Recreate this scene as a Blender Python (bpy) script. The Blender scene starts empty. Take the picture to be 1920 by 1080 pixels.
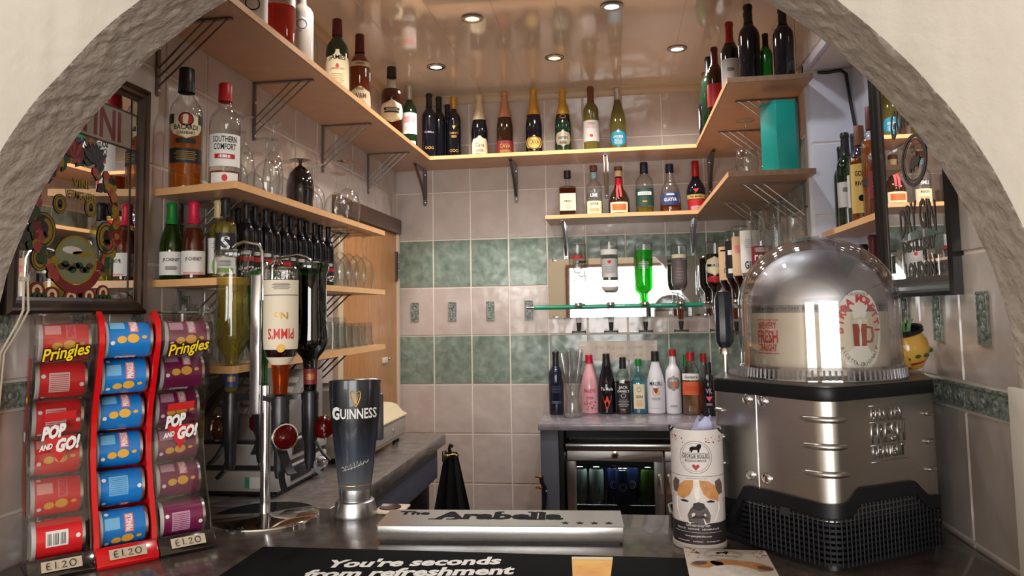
import bpy, bmesh, math, random
from mathutils import Vector, Matrix, noise

PI = math.pi
SC = bpy.context.scene
COL = SC.collection
random.seed(7)

# ------------------------------------------------------------------ camera
EYE = 1.58
def camera():
    f, yaw, pitch, roll = 1417.0, -.1389, .0800, -.0172
    cy, sy, cp, sp = math.cos(yaw), math.sin(yaw), math.cos(pitch), math.sin(pitch)
    fwd = Vector((sy*cp, cy*cp, sp)); right = Vector((cy, -sy, 0)); up = right.cross(fwd)
    cr, sr = math.cos(roll), math.sin(roll)
    r2 = right*cr + up*sr; u2 = -right*sr + up*cr
    cam = bpy.data.cameras.new('camera'); o = bpy.data.objects.new('camera', cam)
    cam.sensor_fit = 'HORIZONTAL'; cam.sensor_width = 36.0
    cam.lens = f*36.0/1920.0
    cam.shift_y = -67.6/1920.0
    cam.clip_start = .02; cam.clip_end = 100
    m = Matrix(((r2.x, u2.x, -fwd.x, 0), (r2.y, u2.y, -fwd.y, 0), (r2.z, u2.z, -fwd.z, EYE), (0, 0, 0, 1)))
    o.matrix_world = m
    COL.objects.link(o); SC.camera = o
camera()

# ------------------------------------------------------------------ sky, daylight, exposure
w = bpy.data.worlds.new('sky'); SC.world = w; w.use_nodes = True
w.node_tree.nodes['Background'].inputs[0].default_value = (.86, .92, 1.0, 1)
w.node_tree.nodes['Background'].inputs[1].default_value = 1.2

def area(name, loc, rot, sx, sy, power, color, spread=PI):
    l = bpy.data.lights.new(name, 'AREA'); l.shape = 'RECTANGLE'; l.size = sx; l.size_y = sy
    l.energy = power; l.color = color; l.spread = spread
    o = bpy.data.objects.new(name, l); o.location = loc; o.rotation_euler = rot; COL.objects.link(o)
    return o
# daylight through the two lounge windows behind the camera
area('window_daylight', (.60, -3.99, 1.19), (PI/2, 0, 0), 2.75, 2.18, 165, (1.0, .975, .94))
area('window_daylight', (-2.1, -3.99, 1.62), (PI/2, 0, 0), 1.55, 1.33, 60, (1.0, .975, .94))

vs = SC.view_settings
vs.view_transform = 'Standard'; vs.look = 'None'; vs.gamma = 1.0; vs.use_curve_mapping = False
vs.exposure = .12
SC.cycles.use_denoising = True
SC.cycles.max_bounces = 10; SC.cycles.diffuse_bounces = 4; SC.cycles.glossy_bounces = 5
SC.cycles.transmission_bounces = 8; SC.cycles.transparent_max_bounces = 40
SC.cycles.caustics_reflective = False; SC.cycles.caustics_refractive = False
SC.cycles.sample_clamp_indirect = 6.0

# ------------------------------------------------------------------ materials
MATS = {}
def _new(name):
    m = bpy.data.materials.new(name); m.use_nodes = True
    nt = m.node_tree; nt.nodes.clear()
    out = nt.nodes.new('ShaderNodeOutputMaterial')
    return m, nt, out
def lin(c):
    return tuple((v/12.92 if v <= .04045 else ((v+.055)/1.055)**2.4) for v in c)
def rgb(*c):
    """8 bit sRGB colour to linear"""
    return lin(tuple(v/255 for v in c))
def mat(name, c=(.5, .5, .5), rough=.5, metal=0.0, spec=.5, c2=None, scale=8, detail=4, bump=0, bscale=40, bdist=.01,
        coat=0, aniso=None, stretch=None, emit=None, contrast=.5, thr=.5, bdetail=4, roughvar=0):
    if name in MATS: return MATS[name]
    m, nt, out = _new(name); N = nt.nodes; L = nt.links
    p = N.new('ShaderNodeBsdfPrincipled'); L.new(p.outputs[0], out.inputs[0])
    p.inputs['Base Color'].default_value = (*c, 1); p.inputs['Roughness'].default_value = rough
    p.inputs['Metallic'].default_value = metal; p.inputs['Specular IOR Level'].default_value = spec
    p.inputs['Coat Weight'].default_value = coat; p.inputs['Coat Roughness'].default_value = .05
    if emit:
        p.inputs['Emission Color'].default_value = (*emit[0], 1); p.inputs['Emission Strength'].default_value = emit[1]
    vec = None
    if c2 or bump or roughvar:
        g = N.new('ShaderNodeTexCoord' if stretch == 'obj' else 'ShaderNodeNewGeometry')
        vec = g.outputs['Object'] if stretch == 'obj' else g.outputs['Position']
        if isinstance(stretch, tuple):
            mp = N.new('ShaderNodeMapping'); mp.inputs['Scale'].default_value = stretch
            L.new(vec, mp.inputs['Vector']); vec = mp.outputs[0]
    if c2:
        t = N.new('ShaderNodeTexNoise'); t.inputs['Scale'].default_value = scale; t.inputs['Detail'].default_value = detail
        t.inputs['Distortion'].default_value = .4
        L.new(vec, t.inputs['Vector'])
        r = N.new('ShaderNodeValToRGB'); r.color_ramp.elements[0].position = thr-contrast*.35; r.color_ramp.elements[1].position = thr+contrast*.35
        r.color_ramp.elements[0].color = (*c, 1); r.color_ramp.elements[1].color = (*c2, 1)
        L.new(t.outputs[0], r.inputs[0]); L.new(r.outputs[0], p.inputs['Base Color'])
    if roughvar:
        t = N.new('ShaderNodeTexNoise'); t.inputs['Scale'].default_value = scale*3; t.inputs['Detail'].default_value = 5
        L.new(vec, t.inputs['Vector'])
        mr = N.new('ShaderNodeMapRange'); mr.inputs['To Min'].default_value = max(.02, rough-roughvar); mr.inputs['To Max'].default_value = rough+roughvar
        L.new(t.outputs[0], mr.inputs[0]); L.new(mr.outputs[0], p.inputs['Roughness'])
    if bump:
        t = N.new('ShaderNodeTexNoise'); t.inputs['Scale'].default_value = bscale; t.inputs['Detail'].default_value = bdetail
        L.new(vec, t.inputs['Vector'])
        b = N.new('ShaderNodeBump'); b.inputs['Strength'].default_value = bump; b.inputs['Distance'].default_value = bdist
        L.new(t.outputs[0], b.inputs['Height']); L.new(b.outputs[0], p.inputs['Normal'])
    MATS[name] = m
    return m
def glass(name, tint=(1, 1, 1), edge=.45, refl=.9, rough=.02, base=.05, fac=2.6):
    """thin walled glass: tinted see-through, darker and shinier towards the rim as the wall gets deeper"""
    if name in MATS: return MATS[name]
    m, nt, out = _new(name); N = nt.nodes; L = nt.links
    lw = N.new('ShaderNodeLayerWeight'); lw.inputs['Blend'].default_value = .5
    pw = N.new('ShaderNodeMath'); pw.operation = 'POWER'; pw.inputs[1].default_value = fac; L.new(lw.outputs['Facing'], pw.inputs[0])
    ml = N.new('ShaderNodeMath'); ml.operation = 'MULTIPLY_ADD'; ml.inputs[1].default_value = refl*.6; ml.inputs[2].default_value = base
    L.new(pw.outputs[0], ml.inputs[0])
    mx = N.new('ShaderNodeMix'); mx.data_type = 'RGBA'
    mx.inputs['A'].default_value = (*tint, 1); mx.inputs['B'].default_value = (*[t*edge for t in tint], 1)
    L.new(pw.outputs[0], mx.inputs['Factor'])
    tr = N.new('ShaderNodeBsdfTransparent'); L.new(mx.outputs['Result'], tr.inputs[0])
    gl = N.new('ShaderNodeBsdfGlossy'); gl.inputs['Roughness'].default_value = rough; gl.inputs[0].default_value = (.95, .95, .95, 1)
    ms = N.new('ShaderNodeMixShader'); L.new(ml.outputs[0], ms.inputs[0]); L.new(tr.outputs[0], ms.inputs[1]); L.new(gl.outputs[0], ms.inputs[2])
    L.new(ms.outputs[0], out.inputs[0])
    MATS[name] = m
    return m
def liquid(name, tint, body, k=.45):
    """drink: part clear tint, part body colour"""
    if name in MATS: return MATS[name]
    m, nt, out = _new(name); N = nt.nodes; L = nt.links
    tr = N.new('ShaderNodeBsdfTransparent'); tr.inputs[0].default_value = (*tint, 1)
    p = N.new('ShaderNodeBsdfPrincipled'); p.inputs['Base Color'].default_value = (*body, 1); p.inputs['Roughness'].default_value = .06
    tl = N.new('ShaderNodeBsdfTranslucent'); tl.inputs[0].default_value = (*body, 1)
    m2 = N.new('ShaderNodeMixShader'); m2.inputs[0].default_value = .5; L.new(p.outputs[0], m2.inputs[1]); L.new(tl.outputs[0], m2.inputs[2])
    ms = N.new('ShaderNodeMixShader'); ms.inputs[0].default_value = k; L.new(tr.outputs[0], ms.inputs[1]); L.new(m2.outputs[0], ms.inputs[2])
    L.new(ms.outputs[0], out.inputs[0])
    MATS[name] = m
    return m

# ------------------------------------------------------------------ mesh helpers
class MB:
    def __init__(s): s.v = []; s.f = []; s.mi = []
    def add(s, vs, fs, mi=0):
        b = len(s.v); s.v += [tuple(v) for v in vs]
        for f in fs: s.f.append([b+i for i in f]); s.mi.append(mi)
        return s
    def box(s, x0, x1, y0, y1, z0, z1, mi=0, M=None):
        vs = [Vector((x, y, z)) for x in (x0, x1) for y in (y0, y1) for z in (z0, z1)]
        if M: vs = [M @ v for v in vs]
        return s.add(vs, [(0, 1, 3, 2), (4, 6, 7, 5), (0, 4, 5, 1), (2, 3, 7, 6), (0, 2, 6, 4), (1, 5, 7, 3)], mi)
    def lathe(s, prof, n=24, mi=0, M=None, rad=None, a0=0, a1=2*PI):
        closed = abs(a1-a0-2*PI) < 1e-6
        k = n if closed else n+1
        vs, fs = [], []
        for r, z in prof:
            for i in range(k):
                a = a0+(a1-a0)*i/n
                q = r*(rad(a, z) if rad else 1)
                v = Vector((q*math.sin(a), -q*math.cos(a), z))
                vs.append(M @ v if M else v)
        for j in range(len(prof)-1):
            for i in range(n):
                i2 = (i+1) % k
                fs.append((j*k+i, j*k+i2, (j+1)*k+i2, (j+1)*k+i))
        return s.add(vs, fs, mi)
    def prism(s, poly, d0, d1, ax='y', mi=0, M=None):
        n = len(poly)
        def P(a, b, d): return Vector((a, d, b)) if ax == 'y' else (Vector((a, b, d)) if ax == 'z' else Vector((d, a, b)))
        vs = [P(a, b, d0) for a, b in poly]+[P(a, b, d1) for a, b in poly]
        if M: vs = [M @ v for v in vs]
        return s.add(vs, [tuple(range(n)), tuple(range(2*n-1, n-1, -1))]+[(i, i+n, (i+1) % n+n, (i+1) % n) for i in range(n)], mi)
    def tube(s, pts, r, n=8, mi=0, cap=True):
        pts = [Vector(p) for p in pts]; vs, fs = [], []
        ref = None
        for i, p in enumerate(pts):
            t = (pts[min(i+1, len(pts)-1)]-pts[max(i-1, 0)]).normalized()
            if ref is None: ref = t.orthogonal().normalized()
            ref = (ref-t*ref.dot(t)).normalized(); b = t.cross(ref)
            rr = r[i] if isinstance(r, (list, tuple)) else r
            for k in range(n):
                a = 2*PI*k/n; vs.append(p+(ref*math.cos(a)+b*math.sin(a))*rr)
        for i in range(len(pts)-1):
            for k in range(n): fs.append((i*n+k, i*n+(k+1) % n, (i+1)*n+(k+1) % n, (i+1)*n+k))
        if cap: fs += [tuple(range(n-1, -1, -1)), tuple(range((len(pts)-1)*n, len(pts)*n))]
        return s.add(vs, fs, mi)
    def strip(s, pts, wv, th, mi=0):
        """flat bar along pts, wide along wv, thick th"""
        pts = [Vector(p) for p in pts]; wv = Vector(wv); vs, fs = [], []
        for i, p in enumerate(pts):
            t = (pts[min(i+1, len(pts)-1)]-pts[max(i-1, 0)]).normalized()
            n = t.cross(wv.normalized()).normalized()*th/2
            vs += [p-wv/2-n, p+wv/2-n, p+wv/2+n, p-wv/2+n]
        for i in range(len(pts)-1):
            for k in range(4): fs.append((i*4+k, i*4+(k+1) % 4, (i+1)*4+(k+1) % 4, (i+1)*4+k))
        m = (len(pts)-1)*4
        fs += [(3, 2, 1, 0), (m, m+1, m+2, m+3)]
        return s.add(vs, fs, mi)
    def sphere(s, c, r, n=14, m=8, mi=0, sq=(1, 1, 1)):
        prof = [(r*math.sin(PI*j/m), -r*math.cos(PI*j/m)) for j in range(m+1)]
        prof = [(max(a, 1e-5), b) for a, b in prof]
        return s.lathe(prof, n, mi, M=Matrix.Translation(c) @ Matrix.Diagonal((*sq, 1)))
    def mesh(s, name, mats, smooth=35, bevel=0, seg=2):
        me = bpy.data.meshes.new(name); me.from_pydata(s.v, [], s.f)
        for m in (mats if isinstance(mats, (list, tuple)) else [mats]): me.materials.append(m)
        me.polygons.foreach_set('material_index', s.mi)
        bm = bmesh.new(); bm.from_mesh(me)
        bmesh.ops.remove_doubles(bm, verts=bm.verts, dist=1e-6)
        bmesh.ops.recalc_face_normals(bm, faces=bm.faces)
        if bevel:
            ed = [e for e in bm.edges if len(e.link_faces) == 2 and e.calc_face_angle(0) > .5]
            bmesh.ops.bevel(bm, geom=ed, offset=bevel, segments=seg, profile=.5, affect='EDGES', clamp_overlap=True)
        bm.to_mesh(me); bm.free()
        if smooth:
            me.polygons.foreach_set('use_smooth', [True]*len(me.polygons)); me.set_sharp_from_angle(angle=math.radians(smooth))
        me.update()
        return me
    def obj(s, name, mats, parent=None, loc=(0, 0, 0), rot=(0, 0, 0), **k):
        return link(name, s.mesh(name, mats, **k), parent, loc, rot)
def link(name, me, parent=None, loc=(0, 0, 0), rot=(0, 0, 0)):
    o = bpy.data.objects.new(name, me); COL.objects.link(o); o.location = loc; o.rotation_euler = rot
    if parent: o.parent = parent
    return o
LABELS = {}
def tag(o, label, cat, group=None):
    o['label'] = label; o['category'] = cat
    if group: o['group'] = group
    return o
def thing(name, label, cat, loc=(0, 0, 0), rz=0, group=None):
    o = bpy.data.objects.new(name, None); COL.objects.link(o); o.empty_display_size = .05
    o.location = loc; o.rotation_euler = (0, 0, rz)
    return tag(o, label, cat, group)
def struct(o):
    o['kind'] = 'structure'; return o
ORD = 'first second third fourth fifth sixth seventh eighth ninth tenth eleventh twelfth'.split()
def children_of(o): return list(o.children)
def dup(o, loc, rz=None, label=None, parent=None):
    c = o.copy(); COL.objects.link(c); c.parent = parent
    for ch in children_of(o): dup(ch, ch.location.copy(), None, None, c)
    if parent is None:
        c.location = loc
        if rz is not None: c.rotation_euler = (0, 0, rz)
        if label: c['label'] = label
    return c
def face_cam(x, y, extra=0): return math.atan2(-x, y)+extra

TXT = {}
def text_geo(s, bold=0.0, shear=0.0, res=2):
    key = (s, bold, shear)
    if key in TXT: return TXT[key]
    cu = bpy.data.curves.new('lettering', 'FONT'); cu.body = s; cu.resolution_u = res; cu.offset = bold; cu.shear = shear
    o = bpy.data.objects.new('lettering', cu); COL.objects.link(o)
    dg = bpy.context.evaluated_depsgraph_get(); dg.update()
    me = bpy.data.meshes.new_from_object(o.evaluated_get(dg))
    vs = [v.co.copy() for v in me.vertices]; fs = [tuple(p.vertices) for p in me.polygons]
    bpy.data.objects.remove(o); bpy.data.curves.remove(cu); bpy.data.meshes.remove(me)
    x0 = min(v.x for v in vs); x1 = max(v.x for v in vs); y0 = min(v.y for v in vs); y1 = max(v.y for v in vs)
    TXT[key] = ([((v.x-x0)/(x1-x0)-.5, (v.y-y0)/(y1-y0)-.5) for v in vs], fs, (x1-x0)/(y1-y0))
    return TXT[key]
def text_mb(mb, s, w, h, place, bold=.0, shear=0, mi=0, flip=False):
    """text fitted into a box w x h, mapped by place(x, y) -> point"""
    vs, fs, asp = text_geo(s, bold, shear)
    if w is None: w = h*asp
    if h is None: h = w/asp
    g = -1 if flip else 1
    return mb.add([place(g*x*w, g*y*h) for x, y in vs], fs, mi)
def flat(c, ux, uy):
    c, ux, uy = Vector(c), Vector(ux), Vector(uy)
    return lambda x, y: c+ux*x+uy*y

# ------------------------------------------------------------------ common materials
beige = mat('tile_beige', rgb(194, 180, 172), .13, c2=rgb(206, 194, 187), scale=9, bump=.17, bscale=14, bdist=.02, bdetail=1, coat=.3)
green = mat('tile_green', rgb(104, 124, 112), .16, c2=rgb(150, 164, 152), scale=22, detail=6, bump=.17, bscale=14, bdist=.02, bdetail=1, contrast=.55, coat=.3)
grout = mat('grout', rgb(234, 224, 212), .8)
motif_m = mat('tile_ornament', rgb(96, 108, 102), .25, c2=rgb(158, 166, 158), scale=90, detail=2, bump=.6, bscale=120, bdist=.004)
cream = mat('cream_paint', rgb(207, 200, 187), .62, c2=rgb(215, 208, 195), scale=6, bump=.25, bscale=38, bdist=.006, bdetail=6)
plaster = mat('combed_plaster', rgb(188, 178, 166), .45, bump=.8, bscale=34, bdist=.012, bdetail=6)  # soffit shade put into the colour, darker than the cream front
wood = mat('beech_laminate', rgb(196, 154, 120), .38, c2=rgb(206, 166, 132), scale=5, stretch=(3, 3, 40))
wood_edge = mat('beech_edging', rgb(226, 172, 116), .4, c2=rgb(234, 182, 126), scale=10)
dark_edge = mat('dark_board_edge', rgb(112, 84, 64), .7, c2=rgb(130, 100, 78), scale=60)  # dark brown edging for the ends of the right wall shelves
chrome = mat('chrome', (.75, .75, .76), .12, 1.0)
steel = mat('brushed_steel', (.55, .55, .54), .32, 1.0, c2=(.62, .61, .6), scale=40, stretch=(1, 1, 30))
dark_metal = mat('dark_wire_metal', (.20, .18, .17), .3, .9)
black = mat('black_plastic', (.012, .012, .014), .32)
black_gloss = mat('black_gloss', (.008, .008, .010), .12)
white = mat('white_plastic', (.78, .78, .77), .35)
worktop = mat('dark_stone_laminate', rgb(62, 54, 50), .22, c2=rgb(92, 81, 75), scale=26, detail=8, coat=.2, roughvar=.08)
worktop_edge = mat('worktop_edge', rgb(112, 102, 98), .35, c2=rgb(126, 116, 110), scale=30)
grey_panel = mat('blue_grey_panel', rgb(92, 96, 112), .5)
mirror_m = mat('mirror_silver', (.86, .87, .86), .015, 1.0)
paper = mat('paper_white', rgb(232, 228, 220), .7)
paper_cream = mat('paper_cream', rgb(226, 206, 168), .7)
ink = mat('ink_black', (.010, .010, .011), .8, spec=.1)
gold = mat('gold_foil', rgb(206, 164, 78), .28, .8)
gold_ink = mat('gold_ink', rgb(190, 150, 70), .4, .3)
red_ink = mat('red_ink', rgb(200, 36, 36), .5)
white_ink = mat('white_ink', rgb(236, 234, 230), .5)

LX, RX, BY = -1.158, .664, 3.866      # tiled faces: left, right and back wall of the bar
CEIL = 2.73
ROWS = [.466, .716, .966, 1.216, 1.466, 1.716, 1.966, 2.216, 2.466]
G = .0034                              # half a grout joint

def tile_mesh(name, wd, ht, m):
    d, c = .004, .0016
    a, b = wd/2-G, ht/2-G
    mb = MB()
    o = [(-a, 0, -b), (a, 0, -b), (a, 0, b), (-a, 0, b)]
    i = [(-a+c, -d, -b+c), (a-c, -d, -b+c), (a-c, -d, b-c), (-a+c, -d, b-c)]
    mb.add(o+i, [(4, 5, 6, 7)]+[(k, (k+1) % 4, (k+1) % 4+4, k+4) for k in range(4)])
    return mb.mesh(name, m, smooth=0)
def motif_mesh():
    """raised ornament: a bordered panel with a twisting stem of leaves"""
    mb = MB(); a, b = .02, .047
    mb.box(-a, a, -.0055, -.003, -b, b)
    for s in (-1, 1): mb.box(s*a-.002, s*a+.002, -.0085, -.003, -b, b); mb.box(-a, a, -.0085, -.003, s*b-.002, s*b+.002)
    pts = [(.009*math.sin(t*2*PI*1.5/24), -.006, -b+.006+(2*b-.012)*t/24) for t in range(25)]
    mb.tube(pts, .0022, 5)
    for t in range(2, 24, 4):
        x, y, z = pts[t]; mb.sphere((-x*.9, -.006, z), .006, 8, 5, sq=(1, .45, 1.3))
    return mb.mesh('ornament', motif_m)
MOTIF = motif_mesh()
TM = {}
def put_tile(wall, wd, ht, m, loc, rz, motif=False):
    k = (round(wd, 3), round(ht, 3), m.name)
    if k not in TM: TM[k] = tile_mesh('tile', wd, ht, m)
    t = link('tile', TM[k], wall, loc, (0, 0, rz))
    if motif: link('ornament', MOTIF, t)
    return t
def border_mesh(L, h):
    mb = MB(); mb.box(-L/2+G, L/2-G, -.005, 0, -h/2+G, h/2-G)
    for s in (-1, 1): mb.box(-L/2+G, L/2-G, -.008, 0, s*(h/2-.006)-.002, s*(h/2-.006)+.002)
    for k in range(4):
        cx = -L/2+L*(k+.5)/4
        for j in range(10):
            a, b2 = j*PI/5, (j+1)*PI/5
            r = .016
            mb.tube([(cx+r*math.cos(a), -.006, r*.8*math.sin(a)), (cx+r*math.cos(b2), -.006, r*.8*math.sin(b2))], .0018, 4, cap=False)
        mb.sphere((cx, -.005, 0), .007, 8, 5, sq=(1, .5, 1))
    return mb.mesh('border_tile', motif_m)

# back wall
wb = struct(MB().box(LX-.14, RX+.25, BY, BY+.14, 0, CEIL+.1).obj('wall_back', grout))
for k in range(9):
    for r, z in enumerate(ROWS):
        gr = r in (3, 5)
        put_tile(wb, .2, .25, green if gr else beige, (LX+.1+.2*k, BY, z+.125), 0, motif=(r == 4))
# left wall (faces +X)
wl = struct(MB().box(LX-.14, LX, 1.24, BY+.14, 0, CEIL+.1).obj('wall_left', grout))
bl = border_mesh(.2, .056)
yl = [3.786-.2*k for k in range(13)]
DOOR = (2.98, 3.84, 2.03)
for k, y in enumerate(yl):
    for r, z in enumerate(ROWS):
        if y-.1 > DOOR[0] and y < 3.7 and z+.25 < DOOR[2]: continue
        zz, hh, m = z+.125, .25, beige
        if r == 3: zz, hh = z+.097, .194
        put_tile(wl, .2, hh, m, (LX, y-.1, zz), PI/2, motif=(r == 4 and y < 2.9))
        if r == 3: link('border_tile', bl, wl, (LX, y-.1, 1.438), (0, 0, PI/2))
for r, z in enumerate(ROWS):
    if r > 6: put_tile(wl, .08, .25, beige, (LX, 3.826, z+.125), PI/2)
# right wall (faces -X) with a niche
NY0, NY1, NZ0, NZ1, NX = 1.95, 2.68, 1.17, 2.40, .815
RR = [.625, .875, 1.125, 1.43, 1.68, 1.93, 2.18, 2.43, 2.68]
mb = MB()
mb.box(RX, RX+.25, 1.24, NY0, 0, CEIL+.1); mb.box(RX, RX+.25, NY1, BY+.14, 0, CEIL+.1)
mb.box(RX, RX+.25, NY0, NY1, 0, NZ0); mb.box(RX, RX+.25, NY0, NY1, NZ1, CEIL+.1); mb.box(NX, RX+.25, NY0, NY1, NZ0, NZ1)
wr = struct(mb.obj('wall_right', grout))
BRM, BRS = border_mesh(.2, .055), border_mesh(.147, .055)
for k in range(-1, 13):
    y0 = 1.392+.2*k; y1 = y0+.2
    if y0 < 1.24: y0 = 1.245
    if y1 > BY: y1 = BY
    for r, z in enumerate(RR):
        z1 = z+.25
        if r == 2: pass
        if z1 > CEIL: z1 = CEIL
        segs = [(y0, y1)]
        if z1 > NZ0+.02 and z < NZ1-.02:
            segs = []
            if y0 < NY0-.01: segs.append((y0, min(y1, NY0)))
            if y1 > NY1+.01: segs.append((max(y0, NY1), y1))
        for a, b in segs:
            put_tile(wr, b-a, z1-z, green if r == 5 else beige, (RX, (a+b)/2, (z+z1)/2), -PI/2, motif=(r == 3 and b-a > .15))
        if r == 2 and y1 <= NY0+.1: link('border_tile', BRM if y1-y0 > .19 else BRS, wr, (RX, (y0+y1)/2, 1.4025), (0, 0, -PI/2))

# ------------------------------------------------------------------ ceiling of the bar, cornice
ceil_m = mat('ceiling_panel_gloss', rgb(214, 206, 195), .10, c2=rgb(222, 214, 204), scale=3, bump=.05, bscale=7, bdist=.02, bdetail=1, coat=.5)
ceil_back = mat('ceiling_board', rgb(120, 108, 92), .6)
cl = struct(MB().box(LX-.1, RX+.25, 1.2, BY+.1, CEIL+.006, CEIL+.06).obj('ceiling', ceil_back))
x = LX
pm = MB().box(-.1201, .1201, -1.32, 1.32, 0, .007).mesh('panel', ceil_m, bevel=.0008, seg=1)
for k in range(8):
    link('panel', pm, cl, (LX+.115+k*.2405, 2.56, CEIL-.001))
corn = mat('cornice_paint', rgb(202, 182, 150), .4)
mb = MB(); mb.prism([(BY, CEIL), (BY, CEIL-.045), (BY-.012, CEIL-.045), (BY-.022, CEIL-.028), (BY-.022, CEIL-.01), (BY-.03, CEIL)], LX, RX, ax='x')
struct(mb.obj('trim_1', corn))
mb = MB(); mb.prism([(LX, CEIL), (LX+.03, CEIL), (LX+.022, CEIL-.01), (LX+.022, CEIL-.028), (LX+.012, CEIL-.045), (LX, CEIL-.045)], 1.3, BY-.03, ax='y')
struct(mb.obj('trim_2', corn))

# ------------------------------------------------------------------ arch wall between lounge and bar
AX, AZ, AA, AB = -.276, 1.422, .870, .824
YF, YB = 1.11, 1.24
def arch_curve():
    pts = [(AX-AA, z) for z in (0, .3, .6, .9, 1.12, 1.25)]
    for i in range(0, 97):
        t = PI-PI*i/96
        j = 1+.006*noise.noise(Vector((i*.23, 3.1, 0)))+.002*noise.noise(Vector((i*1.3, 8, 0)))
        pts.append((AX+AA*math.cos(t)*j, AZ+AB*math.sin(t)*j))
    return pts+[(AX+AA, z) for z in (1.25, 1.12, .9, .6, .3, 0)]
AP = arch_curve()
mb = MB(); ZT = 2.74; XL, XR = -3.2, 3.4
for y, s in ((YF, 1), (YB, 2)):
    for i in range(6, len(AP)-7):
        (x0, z0), (x1, z1) = AP[i], AP[i+1]
        mb.add([(x0, y, z0), (x1, y, z1), (x1, y, ZT), (x0, y, ZT)], [(0, 1, 2, 3)])
    lo = [(x, z) for x, z in AP[:7]]; hi = AP[-7:]
    for a, b in zip(lo[:-1], lo[1:]): mb.add([(XL, y, a[1]), (a[0], y, a[1]), (b[0], y, b[1]), (XL, y, b[1])], [(0, 1, 2, 3)])
    mb.add([(XL, y, lo[-1][1]), (lo[-1][0], y, lo[-1][1]), (lo[-1][0], y, ZT), (XL, y, ZT)], [(0, 1, 2, 3)])
    for a, b in zip(hi[:-1], hi[1:]): mb.add([(XR, y, a[1]), (a[0], y, a[1]), (b[0], y, b[1]), (XR, y, b[1])], [(0, 1, 2, 3)])
    mb.add([(XR, y, hi[0][1]), (hi[0][0], y, hi[0][1]), (hi[0][0], y, ZT), (XR, y, ZT)], [(0, 1, 2, 3)])
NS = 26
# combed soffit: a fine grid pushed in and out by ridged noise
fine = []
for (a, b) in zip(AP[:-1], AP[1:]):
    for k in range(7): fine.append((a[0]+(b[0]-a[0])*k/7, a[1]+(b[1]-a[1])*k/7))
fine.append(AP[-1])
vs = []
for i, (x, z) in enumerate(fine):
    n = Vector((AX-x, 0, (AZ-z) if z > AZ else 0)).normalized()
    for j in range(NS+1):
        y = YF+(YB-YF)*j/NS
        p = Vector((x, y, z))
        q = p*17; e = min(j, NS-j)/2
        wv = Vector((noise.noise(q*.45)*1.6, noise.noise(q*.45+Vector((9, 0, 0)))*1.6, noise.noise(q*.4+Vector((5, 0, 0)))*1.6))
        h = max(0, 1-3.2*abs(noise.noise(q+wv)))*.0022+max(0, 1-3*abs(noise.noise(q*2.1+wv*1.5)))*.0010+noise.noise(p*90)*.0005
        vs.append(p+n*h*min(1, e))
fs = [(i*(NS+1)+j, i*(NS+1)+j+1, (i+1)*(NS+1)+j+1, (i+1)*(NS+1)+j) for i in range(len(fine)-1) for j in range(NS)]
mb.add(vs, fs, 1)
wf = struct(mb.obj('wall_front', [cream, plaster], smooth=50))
# white lining board on the arch jamb below the spring of the arch
JX = AX+AA
struct(MB().box(JX-.016, JX-.004, YF-.012, YB+.01, 1.125, 1.455).obj('trim_3', mat('white_gloss_paint', rgb(226, 220, 210), .3), bevel=.002))

# ------------------------------------------------------------------ niche lining in the right wall
lil = mat('niche_lining', rgb(218, 220, 236), .3, c2=rgb(226, 228, 242), scale=4, coat=.2)  # cool light inside the niche put into this bluish white
pvc = mat('white_edge_trim', rgb(214, 210, 216), .25)
mb = MB()
mb.box(RX, NX, NY1-.006, NY1, NZ0, NZ1); mb.box(RX, NX, NY0, NY0+.006, NZ0, NZ1)
mb.box(NX-.006, NX, NY0, NY1, NZ0, NZ1); mb.box(RX, NX, NY0, NY1, NZ1-.006, NZ1); mb.box(RX, NX, NY0, NY1, NZ0, NZ0+.006)
nl = struct(mb.obj('niche_wall_lining', grout))
tj = tile_mesh('tile', .149, .25, lil); tb = tile_mesh('tile', .1966, .25, lil)
for r in range(5):
    z = NZ0+.125-.03+.25*r
    if z+.125 > NZ1: continue
    link('tile', tj, nl, ((RX+NX)/2, NY1-.006, z))
    for k in range(3): link('tile', tb, nl, (NX-.006, NY1-.105-.1966*k, z), (0, 0, -PI/2))
struct(MB().prism([(RX-.009, NY1-.004), (RX-.009, NY1+.022), (RX-.004, NY1+.022), (RX-.004, NY1+.002), (RX+.014, NY1+.002), (RX+.014, NY1-.008), (RX-.003, NY1-.008)], NZ0, NZ1+.02, ax='z').obj('trim_4', pvc))
struct(MB().box(RX-.009, RX+.012, NY0, NY1+.022, NZ1-.008, NZ1+.02).obj('trim_5', pvc, bevel=.003))

# ------------------------------------------------------------------ door in the left wall
veneer = mat('oak_veneer', rgb(176, 118, 66), .35, c2=rgb(196, 138, 84), scale=9, stretch=(1, 6, 1.2), coat=.15)
dark_wood = mat('dark_wood_frame', rgb(72, 48, 36), .4, c2=rgb(88, 60, 44), scale=12)
d = struct(MB().box(LX-.01, LX+.018, 3.02, 3.80, .01, 2.00).obj('door_1', veneer, bevel=.002))
MB().box(LX-.01, LX+.034, 2.94, 3.845, 2.00, 2.075).obj('door_head', dark_wood, d, bevel=.003)
MB().box(LX-.01, LX+.026, 3.803, 3.842, 0, 2.00).obj('door_jamb', mat('jamb_cream', rgb(214, 192, 164), .5), d, bevel=.002)
MB().box(LX-.01, LX+.026, 2.96, 3.017, 0, 2.00).obj('door_jamb', MATS['jamb_cream'], d, bevel=.002)
for z in (1.83, .35):
    h = MB().box(LX+.017, LX+.028, 3.778, 3.806, z-.075, z+.075)
    for q in (-.045, 0, .045): h.tube([(LX+.03, 3.8, z+q-.02), (LX+.03, 3.8, z+q+.02)], .006, 8)
    h.obj('hinge', dark_metal, d)
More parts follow.
